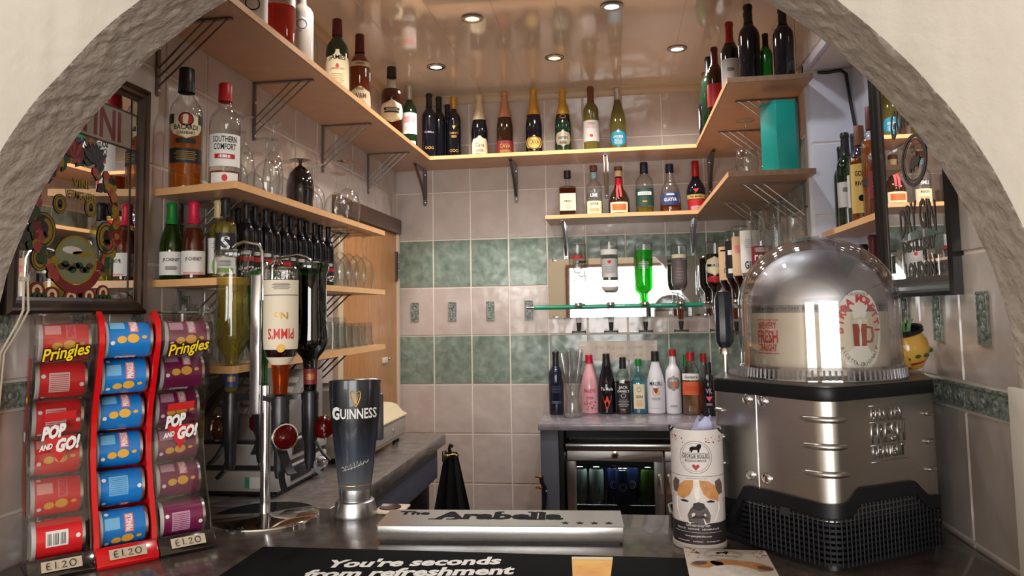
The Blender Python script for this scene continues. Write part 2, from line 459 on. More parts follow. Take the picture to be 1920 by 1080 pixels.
lt = MB().box(LX+.018, LX+.026, 3.55, 3.63, 1.345, 1.372).obj('latch_plate', mat('white_label_plastic', rgb(232, 214, 196), .5), d, bevel=.002)
MB().sphere((LX+.024, 3.66, 1.362), .006, 8, 6).obj('latch_screw', chrome, lt)

# ------------------------------------------------------------------ lounge on the camera side (seen only in mirrors)
carpet = mat('carpet_brown', rgb(92, 66, 58), .95, c2=rgb(112, 84, 70), scale=60)
lounge = mat('lounge_paint', rgb(214, 202, 184), .8)
struct(MB().box(XL-.2, XR+.2, -4.4, BY+.2, -.1, 0).obj('floor', carpet))
struct(MB().box(XL-.2, XR+.2, -4.2, YB-.02, 2.74, 2.84).obj('ceiling_lounge', mat('lounge_ceiling', rgb(226, 218, 204), .8)))
struct(MB().box(XL-.2, XL, -4.2, YB, 0, 2.74).obj('wall_lounge_left', lounge))
struct(MB().box(XR, XR+.2, -4.2, YB, 0, 2.74).obj('wall_lounge_right', lounge))
mb = MB(); mb.box(XL, -.8, -4.2, -4.0, 0, .94); mb.box(2.0, XR, -4.2, -4.0, 0, .94); mb.box(-.8, 2.0, -4.2, -4.0, 0, .08); mb.box(XL, XR, -4.2, -4.0, 2.30, 2.74)
for a, b in ((XL, -2.9), (-1.3, -.8), (2.0, XR)): mb.box(a, b, -4.2, -4.0, .94, 2.30)
struct(mb.obj('wall_lounge_rear', lounge))
frame_brown = mat('window_frame_brown', rgb(120, 84, 56), .5)
for n, x, hw, zb in ((1, -2.1, .8, .94), (2, .6, 1.4, .08)):
    mb = MB()
    for a, b, c, e in ((-hw, hw, zb, zb+.05), (-hw, hw, 2.25, 2.30), (-hw, -hw+.06, zb+.05, 2.25), (hw-.06, hw, zb+.05, 2.25)):
        mb.box(x+a, x+b, -4.06, -3.985, c, e)
    wn = struct(mb.obj('window_%d' % n, frame_brown, bevel=.004))
    MB().box(x-hw+.06, x+hw-.06, -4.045, -4.041, zb+.05, 2.25).obj('pane', glass('window_glass', (.97, .98, .97), .8, .5), wn)

# ------------------------------------------------------------------ downlights
ring_m = mat('downlight_ring', (.35, .33, .32), .25, 1.0)
def downlight(x, y, col, strength, power, where):
    t = thing('downlight', where, 'ceiling light', (x, y, CEIL-.004), 0, 'recessed downlights')
    MB().lathe([(.026, .004), (.028, -.004), (.036, -.005), (.043, -.002), (.044, .003), (.04, .004)], 28).obj('ring', ring_m, t)
    em = mat('lamp_'+where.split()[0], (0, 0, 0), .5, emit=(col, strength))
    MB().lathe([(.0001, -.0035), (.02, -.0025), (.0272, .0)], 24).obj('lamp', em, t)
    l = bpy.data.lights.new('downlight_beam', 'SPOT'); l.energy = power; l.color = tuple(.70+.30*c for c in col); l.spot_size = math.radians(150); l.spot_blend = .7; l.shadow_soft_size = .03
    o = bpy.data.objects.new('downlight_beam', l); COL.objects.link(o); o.parent = t; o.location = (0, 0, -.02)
WARM, NEUT, COOL = (1, .66, .36), (1, .84, .64), (.86, .9, 1.0)
DP = 19
downlight(-.535, 2.82, WARM, 2.4, DP, 'orange glowing downlight, the nearest one over the left shelf')
downlight(-.811, 3.359, NEUT, 2.6, DP, 'yellowish white downlight near the back left corner of the ceiling')
downlight(-.257, 3.338, WARM, 2.4, DP, 'amber downlight in the middle of the back row')
downlight(.005, 2.799, COOL, 2.6, DP, 'bluish white downlight nearest the arch on the right')
downlight(.286, 3.322, COOL, 2.6, DP, 'cool white downlight by the right corner of the back row')
downlight(-.811, 2.28, NEUT, 2.6, DP*.55, 'downlight above the tills, hidden from the lounge by the arch')
downlight(.286, 2.26, COOL, 2.6, DP*.55, 'downlight above the draught machine, hidden by the arch')
downlight(-.257, 1.72, NEUT, 2.6, DP*.55, 'downlight above the drip tray, hidden by the arch')

# ------------------------------------------------------------------ counters
BT = 1.12                                # bar top height
bar = thing('bar_counter', 'dark stone effect bar counter running through the arch', 'counter', (0, 0, 0))
MB().box(LX+.012, AX+AA-.020, .86, 1.10, BT-.04, BT).box(LX+.012, RX-.012, 1.255, 1.775, BT-.04, BT).box(AX-AA+.014, AX+AA-.020, 1.09, 1.27, BT-.04, BT).obj('worktop', worktop, bar, bevel=.004)
MB().box(-1.11, .56, 1.13, 1.22, .002, BT-.04).obj('front_panel', mat('bar_front_panel', rgb(70, 52, 42), .5), bar)
MB().box(LX+.02, .64, 1.30, 1.72, BT-.075, BT-.04).obj('underframe', grey_panel, bar)
for x in (-1.1, -.62, .60): MB().box(x-.02, x+.02, 1.66, 1.70, .002, BT-.07).obj('leg', grey_panel, bar)

lc = thing('work_counter', 'grey stone effect work counter along the left wall under the tills', 'counter')
MB().prism([(LX+.003, 1.780), (-.70, 1.780), (-.68, 2.02), (-.676, 2.90), (LX+.003, 2.90)], BT-.042, BT-.002, ax='z').obj('worktop', [mat('work_counter_laminate', rgb(88, 80, 77), .25, c2=rgb(116, 106, 102), scale=26, detail=8, coat=.2)], lc, bevel=.004)
MB().box(-.725, -.70, 1.80, 2.86, BT-.16, BT-.042).obj('fascia_panel', grey_panel, lc, bevel=.002)
MB().box(LX+.003, -.74, 2.84, 2.885, .002, BT-.042).obj('end_panel', mat('dark_grey_panel', rgb(46, 46, 54), .5), lc)
MB().box(LX+.003, -.78, 1.85, 2.80, .30, .33).obj('lower_shelf', grey_panel, lc)
MB().box(LX+.003, -.735, 1.80, 2.84, .002, BT-.16).obj('under_box', mat('black_cabinet_panel', rgb(26, 26, 32), .4), lc)  # black cabinet below the fascia

rc = thing('back_counter', 'grey counter standing against the back wall with a bottle fridge below', 'counter')
mat('back_counter_laminate', rgb(126, 119, 126), .24, c2=rgb(152, 144, 150), scale=22, detail=7, coat=.3)
MB().box(-.378, RX-.003, 3.45, BY-.004, 1.046, 1.078).obj('worktop', MATS['back_counter_laminate'], rc, bevel=.004)
MB().box(-.37, -.288, 3.47, BY-.01, .002, 1.046).obj('side_panel', mat('side_panel_grey', rgb(84, 88, 98), .5), rc, bevel=.003)
MB().box(-.287, -.266, 3.49, BY-.01, .002, 1.046).obj('inner_panel', mat('inner_black', rgb(20, 18, 20), .5), rc)
MB().box(-.262, RX-.003, 3.60, BY-.01, .992, 1.046).obj('rail', MATS['inner_black'], rc)

# bottle fridge under it
fr = thing('bottle_fridge', 'stainless two door bottle fridge under the back counter', 'fridge')
cavm = mat('fridge_inside', rgb(30, 34, 36), .4)
mb = MB()
mb.box(-.255, .62, 3.84, 3.85, .1, .945); mb.box(-.255, .62, 3.52, 3.84, .935, .945); mb.box(-.255, -.245, 3.52, 3.84, .1, .935); mb.box(.61, .62, 3.52, 3.84, .1, .935); mb.box(-.255, .62, 3.52, 3.84, .1, .11); mb.box(.17, .185, 3.53, 3.84, .11, .935)
mb.obj('cabinet', cavm, fr)
fst = mat('fridge_steel', (.40, .38, .37), .34, 1.0, c2=(.46, .44, .43), scale=50, stretch=(1, 1, 25))
MB().box(-.260, .63, 3.485, 3.53, .955, .984).obj('top_trim', mat('bright_trim', (.78, .77, .75), .2, 1.0), fr, bevel=.006)
def fridge_door(x0, x1, hx, first):
    mb = MB(); w = .042
    for a, b, c, e in ((x0, x1, .905, .952), (x0, x1, .22, .30), (x0, x0+w, .30, .905), (x1-w, x1, .30, .905)): mb.box(a, b, 3.49, 3.518, c, e)
    dd = mb.obj('door', fst, fr, bevel=.004)
    MB().box(x0+w-.004, x1-w+.004, 3.505, 3.509, .296, .909).obj('pane', glass('fridge_glass', (.55, .6, .6), .6, .6, base=.07), dd)
    h = MB().prism([(hx-.012, .766), (hx+.012, .766), (hx+.010, .84), (hx+.005, .853), (hx-.005, .853), (hx-.010, .84)], 3.484, 3.4915, ax='y').obj('handle', mat('handle_bright', (.8, .78, .76), .25, 1.0), dd, bevel=.002)
fridge_door(-.254, .176, .158, True); fridge_door(.182, .618, .199, False)
bd = MB().lathe([(.0001, .006), (.012, .005), (.018, 0), (.0185, -.002)], 16).obj('badge', chrome, fr, (-.035, 3.489, .931), (PI/2, 0, 0))
for z, n in ((.70, 0), (.42, 1)):
    mb = MB()
    for a, b in ((-.245, .17), (.185, .61)):
        mb.tube([(a, 3.54, z), (b, 3.54, z)], .003, 6); mb.tube([(a, 3.82, z), (b, 3.82, z)], .003, 6)
        k = 22
        for i in range(k): mb.tube([(a+(b-a)*(i+.5)/k, 3.54, z+.003), (a+(b-a)*(i+.5)/k, 3.82, z+.003)], .0016, 4)
    s = mb.obj('wire_shelf', chrome, fr); s['kind'] = 'stuff'
def can(x, y, label, body, print_m, kind):
    t = thing('drinks_can', label, 'can', (x, y, .705))
    MB().lathe([(.0001, .003), (.024, .003), (.027, 0), (.033, .012), (.033, .140), (.029, .152)], 24).obj('body', body, t)
    MB().lathe([(.029, .152), (.0285, .155), (.027, .153), (.0001, .150)], 24).obj('lid', chrome, t)
    mb = MB(); c = lambda px, py: Vector((.0335*math.sin(px/.0335), -.0335*math.cos(px/.0335), .08+py))
    if kind == 0:
        mb.add([c(-.02, .0), c(.018, .008), c(.02, .022), (c(-.018, .012))], [(0, 1, 2, 3)]); mb.add([c(-.01, -.035), c(.016, -.035), c(.016, -.004), c(-.01, -.006)], [(0, 1, 2, 3)])
    else:
        for k in range(20):
            a, b = 2*PI*k/20, 2*PI*(k+1)/20
            for r0, r1 in ((.018, .0155), (.010, .0085)): mb.add([c(r0*math.cos(a), r0*math.sin(a)), c(r0*math.cos(b), r0*math.sin(b)), c(r1*math.cos(b), r1*math.sin(b)), c(r1*math.cos(a), r1*math.sin(a))], [(0, 1, 2, 3)])
    mb.obj('print', print_m, t)
cw, cb, cg = mat('can_white', rgb(206, 210, 208), .35, .3), mat('can_blue', rgb(48, 62, 118), .35, .4), mat('can_green', rgb(96, 132, 44), .35, .4)
can(-.20, 3.57, 'white drinks can at the left end of the fridge shelf', cw, ink, 0)
can(-.125, 3.57, 'white drinks can second along the fridge shelf, next to the blue cans', cw, ink, 0)
can(-.045, 3.60, 'blue drinks can behind and left of the foremost blue can in the fridge', cb, white_ink, 1)
can(-.005, 3.545, 'foremost blue drinks can in the fridge with a round emblem', cb, white_ink, 1)
can(.037, 3.61, 'blue drinks can standing beside the green can in the fridge', cb, white_ink, 1)
can(.11, 3.57, 'green drinks can at the right of the fridge shelf', cg, gold_ink, 1)
L2 = bpy.data.lights.new('fridge_lamp', 'AREA'); L2.size = .5; L2.shape = 'RECTANGLE'; L2.size_y = .04; L2.energy = 1.0; L2.color = (.9, 1, .95)
o = bpy.data.objects.new('fridge_lamp', L2); COL.objects.link(o); o.location = (-.04, 3.56, .93); o.parent = fr

# black apron on a hook at the end of the left counter, strap on hooks at the right
ap = thing('black_apron', 'black apron hanging from a brass hook at the end of the left counter', 'apron', (-.66, 2.922, 0))
vs, fs = [], []
for j in range(15):
    t = j/14; z = 1.045-.55*t; half = .026+.135*t
    for i in range(15):
        s = i/14*2-1
        vs.append((s*half*.9+.01*t, .012*math.sin(s*9+t*3)*(.3+t)-.01, z-.02*abs(s)*t))
for j in range(14):
    for i in range(14): fs.append((j*15+i, j*15+i+1, (j+1)*15+i+1, (j+1)*15+i))
b = len(vs)
vs += [(x, y+.008, z) for x, y, z in vs[:]]
fs += [tuple(reversed([q+b for q in f])) for f in fs[:]]
MB().add(vs, fs).obj('cloth', mat('black_cloth', (.008, .008, .01), .8), ap)
MB().tube([(-.005, 0, 1.045), (-.005, -.012, 1.06), (.0, -.016, 1.075), (.008, -.01, 1.068)], .007, 8).box(-.028, .012, -.014, .0, 1.022, 1.046).obj('loop', black, ap)
hk = thing('coat_hook', 'small brass hook on the end of the left counter holding the apron', 'hook', (-.667, 2.90, 1.036))
MB().box(-.012, .004, -.022, -.012, -.008, .008).tube([(0, -.017, 0), (.010, .004, .002), (.026, .006, .002), (.036, .004, -.004), (.040, .004, .004)], .0045, 8).obj('pin', mat('brass', rgb(196, 160, 92), .25, 1.0), hk, bevel=.001)
MB().box(-.018, -.008, -.03, 0.01, -.02, .02).obj('plate', dark_metal, hk, bevel=.002)
st = thing('hanging_strap', 'black strap with a buckle hanging by the grey end of the back counter', 'strap', (-.378, 3.455, 0))
MB().strip([(.010, 0, .846), (.012, -.004, .82), (.026, 0, .79), (.022, .002, .72), (.004, 0, .62), (-.006, 0, .5)], (.018, .0, 0), .012).obj('strap', black, st)
for z in (.842, .795): MB().tube([(.014, -.004, z), (-.016, -.006, z+.002)], .006, 8).sphere((.006, -.012, z), .007, 8, 6).obj('buckle', mat('aged_brass', rgb(150, 116, 80), .3, .9), st)
MB().sphere((.032, -.004, .778), .006, 8, 6).obj('stud', chrome, st)

# ------------------------------------------------------------------ shelves
def shelf(label, poly, z0, z1, edges, dark_end=False):
    t = thing('wall_shelf', label, 'shelf', (0, 0, 0), 0, 'beech wall shelves')
    MB().prism(poly, z0, z1, ax='z').obj('board', wood, t, smooth=0)
    for k_, (a, b) in enumerate(edges):
        a = Vector((*a, 0)); b = Vector((*b, 0)); n = (b-a).cross(Vector((0, 0, 1))).normalized()*.0015
        mb = MB(); mb.add([a+n+Vector((0, 0, z0)), b+n+Vector((0, 0, z0)), b+n+Vector((0, 0, z1)), a+n+Vector((0, 0, z1)), a-n+Vector((0, 0, z0)), b-n+Vector((0, 0, z0)), b-n+Vector((0, 0, z1)), a-n+Vector((0, 0, z1))],
                          [(0, 1, 2, 3), (7, 6, 5, 4), (0, 4, 5, 1), (3, 2, 6, 7), (0, 3, 7, 4), (1, 5, 6, 2)])
        mb.obj('edging', dark_edge if dark_end and k_ == len(edges)-1 else wood_edge, t, smooth=0)
    return t
S1 = (2.338, 2.356)
FX, FY, GX = -.905, 3.592, .383
e = .005
shelf('long beech shelf high on the left wall carrying whiskey bottles', [(LX+e, 1.46), (FX, 1.46), (FX, FY), (LX+e, BY-e)], *S1, [((FX, 1.46), (FX, FY))])
shelf('beech shelf high on the back wall carrying the sparkling wines', [(LX+e+.004, BY-e), (FX+.002, FY), (GX-.002, FY), (RX-e-.004, BY-e)], *S1, [((FX+.002, FY), (GX-.002, FY))])
shelf('beech shelf high on the right wall carrying dark wine bottles', [(GX, FY), (GX, 2.57), (RX-e, 2.57), (RX-e, BY-e)], *S1, [((GX, FY), (GX, 2.57)), ((GX, 2.57), (RX-e, 2.57))], dark_end=True)
for nm, z0 in (('beech shelf on the left wall with the upturned stemware and two tall spirits', 1.888), ('beech shelf on the left wall with the miniature wine bottles', 1.658), ('lowest beech shelf on the left wall with the upturned tumblers', 1.448)):
    shelf(nm, [(LX+e, 1.745), (FX+.005, 1.68), (FX+.005, 2.845), (LX+e, 2.845)], z0, z0+.018, [((LX+e, 1.745), (FX+.005, 1.68)), ((FX+.005, 1.68), (FX+.005, 2.845))])
S2 = (2.022, 2.040)
shelf('short beech shelf on the back wall with six liqueur bottles', [(-.335, FY-.02), (GX-.008, FY-.02), (RX-e-.004, BY-e), (-.335, BY-e)], *S2, [((-.335, FY-.02), (GX-.008, FY-.02)), ((-.335, BY-e), (-.335, FY-.02))])
shelf('beech shelf on the right wall carrying the teal gift box', [(GX-.006, FY-.02), (GX-.006, 2.59), (RX-e, 2.59), (RX-e, BY-e)], *S2, [((GX-.006, FY-.02), (GX-.006, 2.59)), ((GX-.006, 2.59), (RX-e, 2.59))], dark_end=True)
shelf('beech shelf inside the white niche on the right wall', [(.688, NY0+.01), (NX-.014, NY0+.01), (NX-.014, NY1-.014), (.688, NY1-.014)], 1.812, 1.830, [((.688, NY1-.014), (.688, NY0+.01))])
shelf('low shelf inside the white niche below the whisky shelf', [(.688, NY0+.01), (NX-.014, NY0+.01), (NX-.014, NY1-.014), (.688, NY1-.014)], 1.50, 1.518, [])

def wire_bracket(label, y, z, side, reach=.185, drop=.19, group='wire shelf brackets'):
    """flat steel angle with three slanting wires; side -1 on the left wall, +1 on the right"""
    wx = (LX+.0075 if side < 0 else RX-.0075)
    t = thing('shelf_bracket', label, 'bracket', (wx, y, z), 0, group)
    s = -side
    MB().box(-.004 if s > 0 else -.003, .003 if s > 0 else .004, -.007, .007, -drop, -.001).obj('upright', dark_metal, t)
    MB().box(min(0, s*(reach+.015)), max(0, s*(reach+.015)), -.007, .007, -.005, -.0008).obj('arm', dark_metal, t)
    for k in range(3):
        x1 = reach*(1-.17*k); z1 = -drop*(.80-.13*k)+.0
        MB().tube([(s*(x1+.006), 0, -.004), (s*x1, 0, -.006), (s*.008, 0, z1-.01), (s*.003, 0, z1-.016)], .0028, 6).obj('wire', dark_metal, t)
    for q in (-.35, -.93): MB().sphere((s*.004, 0, drop*q), .004, 8, 5, sq=(.5, 1, 1)).obj('screw', chrome, t)
    return t
od = ['nearest the arch', 'second from the arch', 'third from the arch', 'in the back corner']
for y, q in zip((1.747, 2.264, 2.837, 3.39), od): wire_bracket('wire bracket under the highest left shelf, '+q, y, 2.338, -1)
for z, nm in ((1.888, 'stemware'), (1.658, 'miniature wine'), (1.448, 'tumbler')):
    for y, q in zip((1.86, 2.262, 2.688), ('nearest the arch', 'in the middle', 'by the door')): wire_bracket('wire bracket under the %s shelf, %s' % (nm, q), y, z, -1, .16, .17)
for y, q in ((2.80, 'nearer the niche'), (3.28, 'nearer the back wall')):
    wire_bracket('wire bracket under the highest right shelf, '+q, y, 2.338, 1, .20)
    wire_bracket('wire bracket under the teal box shelf, '+q, y-.05, 2.022, 1, .20)
wire_bracket('wire bracket under the niche shelf of whiskies', 2.40, 1.812, 1, .0001, .1) if False else None
def pressed_bracket(label, x, z, drop=.19, bright=False):
    """pressed steel bracket: upright, arm and a folded diagonal rib"""
    m = chrome if bright else mat('pressed_steel', (.22, .2, .19), .3, .9)
    t = thing('shelf_bracket', label, 'bracket', (x, BY-.0075, z), 0, 'pressed steel shelf brackets')
    MB().prism([(-.011, -.001), (.011, -.001), (.011, -drop+.01), (.006, -drop), (-.006, -drop), (-.011, -drop+.01)], -.003, .003, ax='y').obj('upright', m, t)
    MB().prism([(-.011, .0), (.011, .0), (.009, -.215), (.004, -.222), (-.004, -.222), (-.009, -.215)], -.0038, -.0008, ax='z').obj('arm', m, t)
    MB().strip([(0, -.005, -drop*.82), (0, -.06, -drop*.5), (0, -.19, -.006)], (.013, 0, 0), .007).obj('brace', m, t)
    for q in (-.12, -.9): MB().sphere((0, -.004, drop*q), .005, 8, 5, sq=(1, .5, 1)).obj('screw', chrome, t)
    return t
pressed_bracket('steel bracket under the high back shelf in the left corner', -.998, 2.338)
pressed_bracket('steel bracket under the high back shelf between the tile columns, second from the door', -.512, 2.338)
pressed_bracket('bright steel bracket under the high back shelf, behind the red ribbon bottle', -.045, 2.338, bright=True)
pressed_bracket('steel bracket under the high back shelf in the right corner', .470, 2.338)
pressed_bracket('steel bracket at the left end of the liqueur shelf', -.26, 2.022, bright=True)
pressed_bracket('steel bracket at the right end of the liqueur shelf', .375, 2.022, bright=True)

# ------------------------------------------------------------------ mirrors
bm_ = thing('back_mirror', 'frameless mirror on the back wall behind the inverted spirit bottles', 'mirror', (0, BY, 0))
MB().box(-.355, .462, -.011, -.0055, 1.549, 1.848).obj('mirror_glass', mirror_m, bm_)
for x in (-.32, .43):
    for z in (1.553, 1.843): MB().box(x-.012, x+.012, -.014, -.004, z-.006, z+.006).obj('clip', chrome, bm_, bevel=.001)

frame_dk = mat('mahogany_frame', rgb(44, 26, 20), .28, c2=rgb(62, 38, 28), scale=14, coat=.4)
def frame_mirror(name, label, wall_x, side, y0, y1, z0, z1, fm, fw=.036):
    t = thing(name, label, 'mirror', (wall_x, (y0+y1)/2, (z0+z1)/2), PI/2 if side < 0 else -PI/2)
    W, Hh = (y1-y0)/2, (z1-z0)/2           # local x runs along the wall, local -Y faces the room
    MB().box(-W+.01, W-.01, -.014, -.006, -Hh+.01, Hh-.01).obj('mirror_glass', mirror_m, t)
    prof = [(0, 0), (0, -.024), (.008, -.030), (.014, -.024), (.022, -.024), (.028, -.018), (fw, -.015), (fw, 0)]
    for k in range(4):
        a, b = [((-W, -Hh), (W, -Hh)), ((W, -Hh), (W, Hh)), ((W, Hh), (-W, Hh)), ((-W, Hh), (-W, -Hh))][k]
        a, b = Vector((a[0], 0, a[1])), Vector((b[0], 0, b[1])); d = (b-a).normalized(); n = Vector((-d.z, 0, d.x))
        vs = [a+d*i+n*i+Vector((0, j, 0)) for i, j in prof]+[b-d*i+n*i+Vector((0, j, 0)) for i, j in prof]
        m = len(prof)
        MB().add(vs, [(i, i+1, i+1+m, i+m) for i in range(m-1)]+[tuple(range(m-1, -1, -1)), tuple(range(m, 2*m))]).obj('frame_rail', fm, t, smooth=20)
    return t, W, Hh
ML, W, Hh = frame_mirror('pub_mirror', 'dark framed pub mirror with red lettering and fruit wreath on the left wall', LX-.0035, -1, 1.275, 1.70, 1.592, 2.142, frame_dk)
yc, zc = (1.275+1.70)/2, (1.592+2.142)/2
PR = -.0148
def ml(y, z): return flat((y-yc, PR-.0006, z-zc), (1, 0, 0), (0, 0, 1))   # print lies on the glass
mred = mat('mirror_red', rgb(112, 20, 18), .5); mgold = mat('mirror_gold', rgb(150, 126, 40), .4, .3); mgreen = mat('mirror_green', rgb(34, 62, 34), .5)
mdark = mat('mirror_dark', rgb(36, 22, 20), .5); mrose = mat('mirror_rose', rgb(150, 60, 56), .5); mwhite = mat('mirror_white', rgb(208, 202, 190), .6); mblue = mat('mirror_blue', rgb(46, 50, 66), .5)
mb = MB(); mb.box(1.31-yc, 1.640-yc, PR-.0001, PR+.0006, 1.986-zc, 2.069-zc); mb.obj('reflection_band', mat('mirror_reflection_cream', rgb(150, 138, 122), .5), ML); mb = MB(); text_mb(mb, 'MARTINI', .30, .072, ml(1.452, 2.028), bold=.02); mb.obj('lettering', mred, ML)  # cream band paints in the reflection behind the lettering
for b_ in ((1.31, 1.665, 2.070, 2.073), (1.31, 1.665, 1.982, 1.985), (1.640, 1.643, 1.62, 2.11)): MB().box(b_[0]-yc, b_[1]-yc, PR-.0008, PR+.0006, b_[2]-zc, b_[3]-zc).obj('border_line', mdark, ML)
mb = MB(); text_mb(mb, 'VINI', .05, .018, ml(1.475, 1.874), bold=.02); mb.obj('lettering', mgold, ML); mb = MB(); text_mb(mb, 'VERMOUTH', .09, .018, ml(1.475, 1.848), bold=.02); mb.obj('lettering', mgold, ML)
def disc(mb, y, z, r, n=18, sz=1, d=0, mi=0):
    mb.add([(y-yc+r*math.cos(2*PI*k/n), PR-d, z-zc+r*sz*math.sin(2*PI*k/n)) for k in range(n)], [tuple(range(n))], mi)
def ringf(mb, y, z, r0, r1, n=24, sz=1, d=0, mi=0):
    vs = []
    for k in range(n):
        a = 2*PI*k/n; vs += [(y-yc+r0*math.cos(a), PR-d, z-zc+r0*sz*math.sin(a)), (y-yc+r1*math.cos(a), PR-d, z-zc+r1*sz*math.sin(a))]
    mb.add(vs, [(2*k, 2*k+1, (2*k+3) % (2*n), (2*k+2) % (2*n)) for k in range(n)], mi)
def leafp(mb, y, z, L, w, a, d=0, mi=0):
    pts = [(0, 0), (.3, .8), (.6, 1), (1, 0), (.6, -1), (.3, -.8)]
    mb.add([(y-yc+(p*L*math.cos(a)-q*w*math.sin(a)), PR-d, z-zc+(p*L*math.sin(a)+q*w*math.cos(a))) for p, q in pts], [tuple(range(6))], mi)
# medals, two small and two large
for y, z, r in ((1.415, 1.822, .019), (1.508, 1.826, .019), (1.372, 1.762, .034), (1.563, 1.764, .034), (1.365, 1.705, .024)):
    mb = MB(); disc(mb, y, z, r*.96, 24, 1.1, .0001, 0); ringf(mb, y, z, r*.80, r*.72, 24, 1.1, .0004, 1); disc(mb, y, z+r*.1, r*.38, 14, 1.2, .0004, 1); leafp(mb, y, z-r*.55, r*.5, r*.4, PI/2, .0004, 1); ringf(mb, y, z, r, r*.94, 24, 1.1, .0004, 1)
    mb.obj('medal', [mgold, mdark], ML)
# central landscape crest with a red ribbon
mb = MB(); disc(mb, 1.467, 1.708, .062, 30, .82, .0001, 0); ringf(mb, 1.467, 1.708, .064, .058, 30, .82, .0004, 1)
for k in range(9): disc(mb, 1.425+.0105*k, 1.692+.006*math.sin(k*1.7), .012, 10, .6, .0004, 2 if k % 2 else 3)
disc(mb, 1.455, 1.728, .03, 14, .28, .0005, 4); disc(mb, 1.485, 1.722, .03, 14, .2, .0005, 1)
mb.obj('crest', [mat('mirror_sage', rgb(120, 124, 92), .5), mgold, mgreen, mat('mirror_brown', rgb(74, 54, 36), .5), mwhite], ML)
mb = MB()
for k in range(14):
    a = PI+PI*(.12+.76*k/13); a2 = PI+PI*(.12+.76*(k+1)/13) if k < 13 else a
    if k < 13:
        q = lambda a_, r: (1.467-yc+r*math.cos(a_), PR-.0006, 1.708-zc+r*.86*math.sin(a_))
        mb.add([q(a, .062), q(a2, .062), q(a2, .084), q(a, .084)], [(0, 1, 2, 3)])
mb.obj('ribbon', mred, ML)
# fruit and leaf wreath climbing both sides and over the top
rnd = random.Random(5); mb = MB()
for k in range(150):
    u = k/149
    a = -PI*.35+u*PI*1.7
    y = 1.467+.125*math.cos(a)*(1+.12*rnd.uniform(-1, 1)); z = 1.80+.135*math.sin(a)*(1+.14*rnd.uniform(-1, 1))
    c = rnd.choice((0, 0, 1, 2, 2, 3, 4, 5)); d_ = .0002+.00001*k
    if c in (0, 5): leafp(mb, y, z, rnd.uniform(.02, .036), rnd.uniform(.006, .011), rnd.uniform(0, 6.3), d_, c)
    else: disc(mb, y, z, rnd.uniform(.006, .013), 10, 1, d_, c)
for y, s in ((1.445, 0), (1.515, 1)):
    for k in range(7): leafp(mb, y, 1.925, .05, .008, PI*(.2+.1*k), .002+.0001*k, (2, 5)[s] if k % 2 else (6 if s else 1))
mb.obj('wreath', [mgreen, mred, mrose, mgold, mat('mirror_orange', rgb(160, 96, 50), .5), mdark, mblue], ML)
mb = MB()
for k, (y, z) in enumerate(((1.36, 1.64), (1.40, 1.632), (1.455, 1.628), (1.51, 1.632), (1.555, 1.64))):
    disc(mb, y, z, .022, 12, .8, .0002, 0); ringf(mb, y, z, .014, .007, 14, .9, .0005, 1)
    for j in range(4): disc(mb, y-.02+.013*j, z-.012, .009, 8, 1, .0007, 2)
mb.obj('fruit_garland', [mred, mat('mirror_cream', rgb(214, 196, 150), .5), mgreen], ML)

frame_bk = mat('black_frame', rgb(28, 26, 26), .35, coat=.2)
MR, W, Hh = frame_mirror('gin_mirror', 'black framed gin mirror with brown lettering on the right wall', RX+.0035, 1, 1.567, 1.985, 1.60, 2.20, frame_bk, .042)
ry, rz_ = (1.567+1.985)/2, 1.90
# local x is world -Y on the right wall
def mr(y, z): return flat((-(y-ry), PR, z-rz_), (1, 0, 0), (0, 0, 1))
def arc_text(mb, s, y, z, w, h, sag, bold=.02):
    base = mr(y, z)
    def pl(px, py):
        p = base(px, py); p.z -= sag*(1-(2*px/w)**2)*-1; return p
    text_mb(mb, s, w, h, pl, bold=bold)
mlet = mat('mirror_brown_ink', rgb(58, 42, 38), .5)
mb = MB(); arc_text(mb, 'DRY GIN', 1.757, 1.765, .20, .066, .014, .03); mb.obj('lettering', mlet, MR)
mb = MB(); text_mb(mb, 'DISTILLERY', .185, .028, mr(1.757, 1.713), bold=.03); mb.obj('lettering', mlet, MR)
mb = MB(); text_mb(mb, 'LONDON', .165, .040, mr(1.757, 1.657), bold=.035); mb.obj('lettering', mlet, MR)
mb = MB(); arc_text(mb, 'GORDON\'S', 1.757, 2.00, .25, .07, .018, .02); mb.obj('lettering', mlet, MR)
mb = MB(); n = 30
def ov(r0, r1, d=.0003):
    vs = []
    for k in range(n):
        a = 2*PI*k/n; vs += [(-(1.755-ry)+.072*r*math.cos(a), PR-d, 1.90-rz_+.058*r*math.sin(a)) for r in (r0, r1)]
    mb.add(vs, [(2*k, 2*k+1, (2*k+3) % (2*n), (2*k+2) % (2*n)) for k in range(n)])
ov(1.0, .86); ov(.80, .76)
boar = [(-.03, -.012), (-.022, .006), (-.01, .016), (.006, .018), (.02, .012), (.03, .014), (.036, .004), (.026, -.004), (.022, -.016), (.016, -.006), (.002, -.008), (-.008, -.018), (-.012, -.006), (-.02, -.018)]
mb.add([(-(1.755-ry)+a, PR-.0004, 1.90-rz_-.008+b) for a, b in boar], [tuple(range(len(boar)))])
text_mb(mb, 'OL', .03, .016, mr(1.755, 1.925)); mb.obj('emblem', mlet, MR)

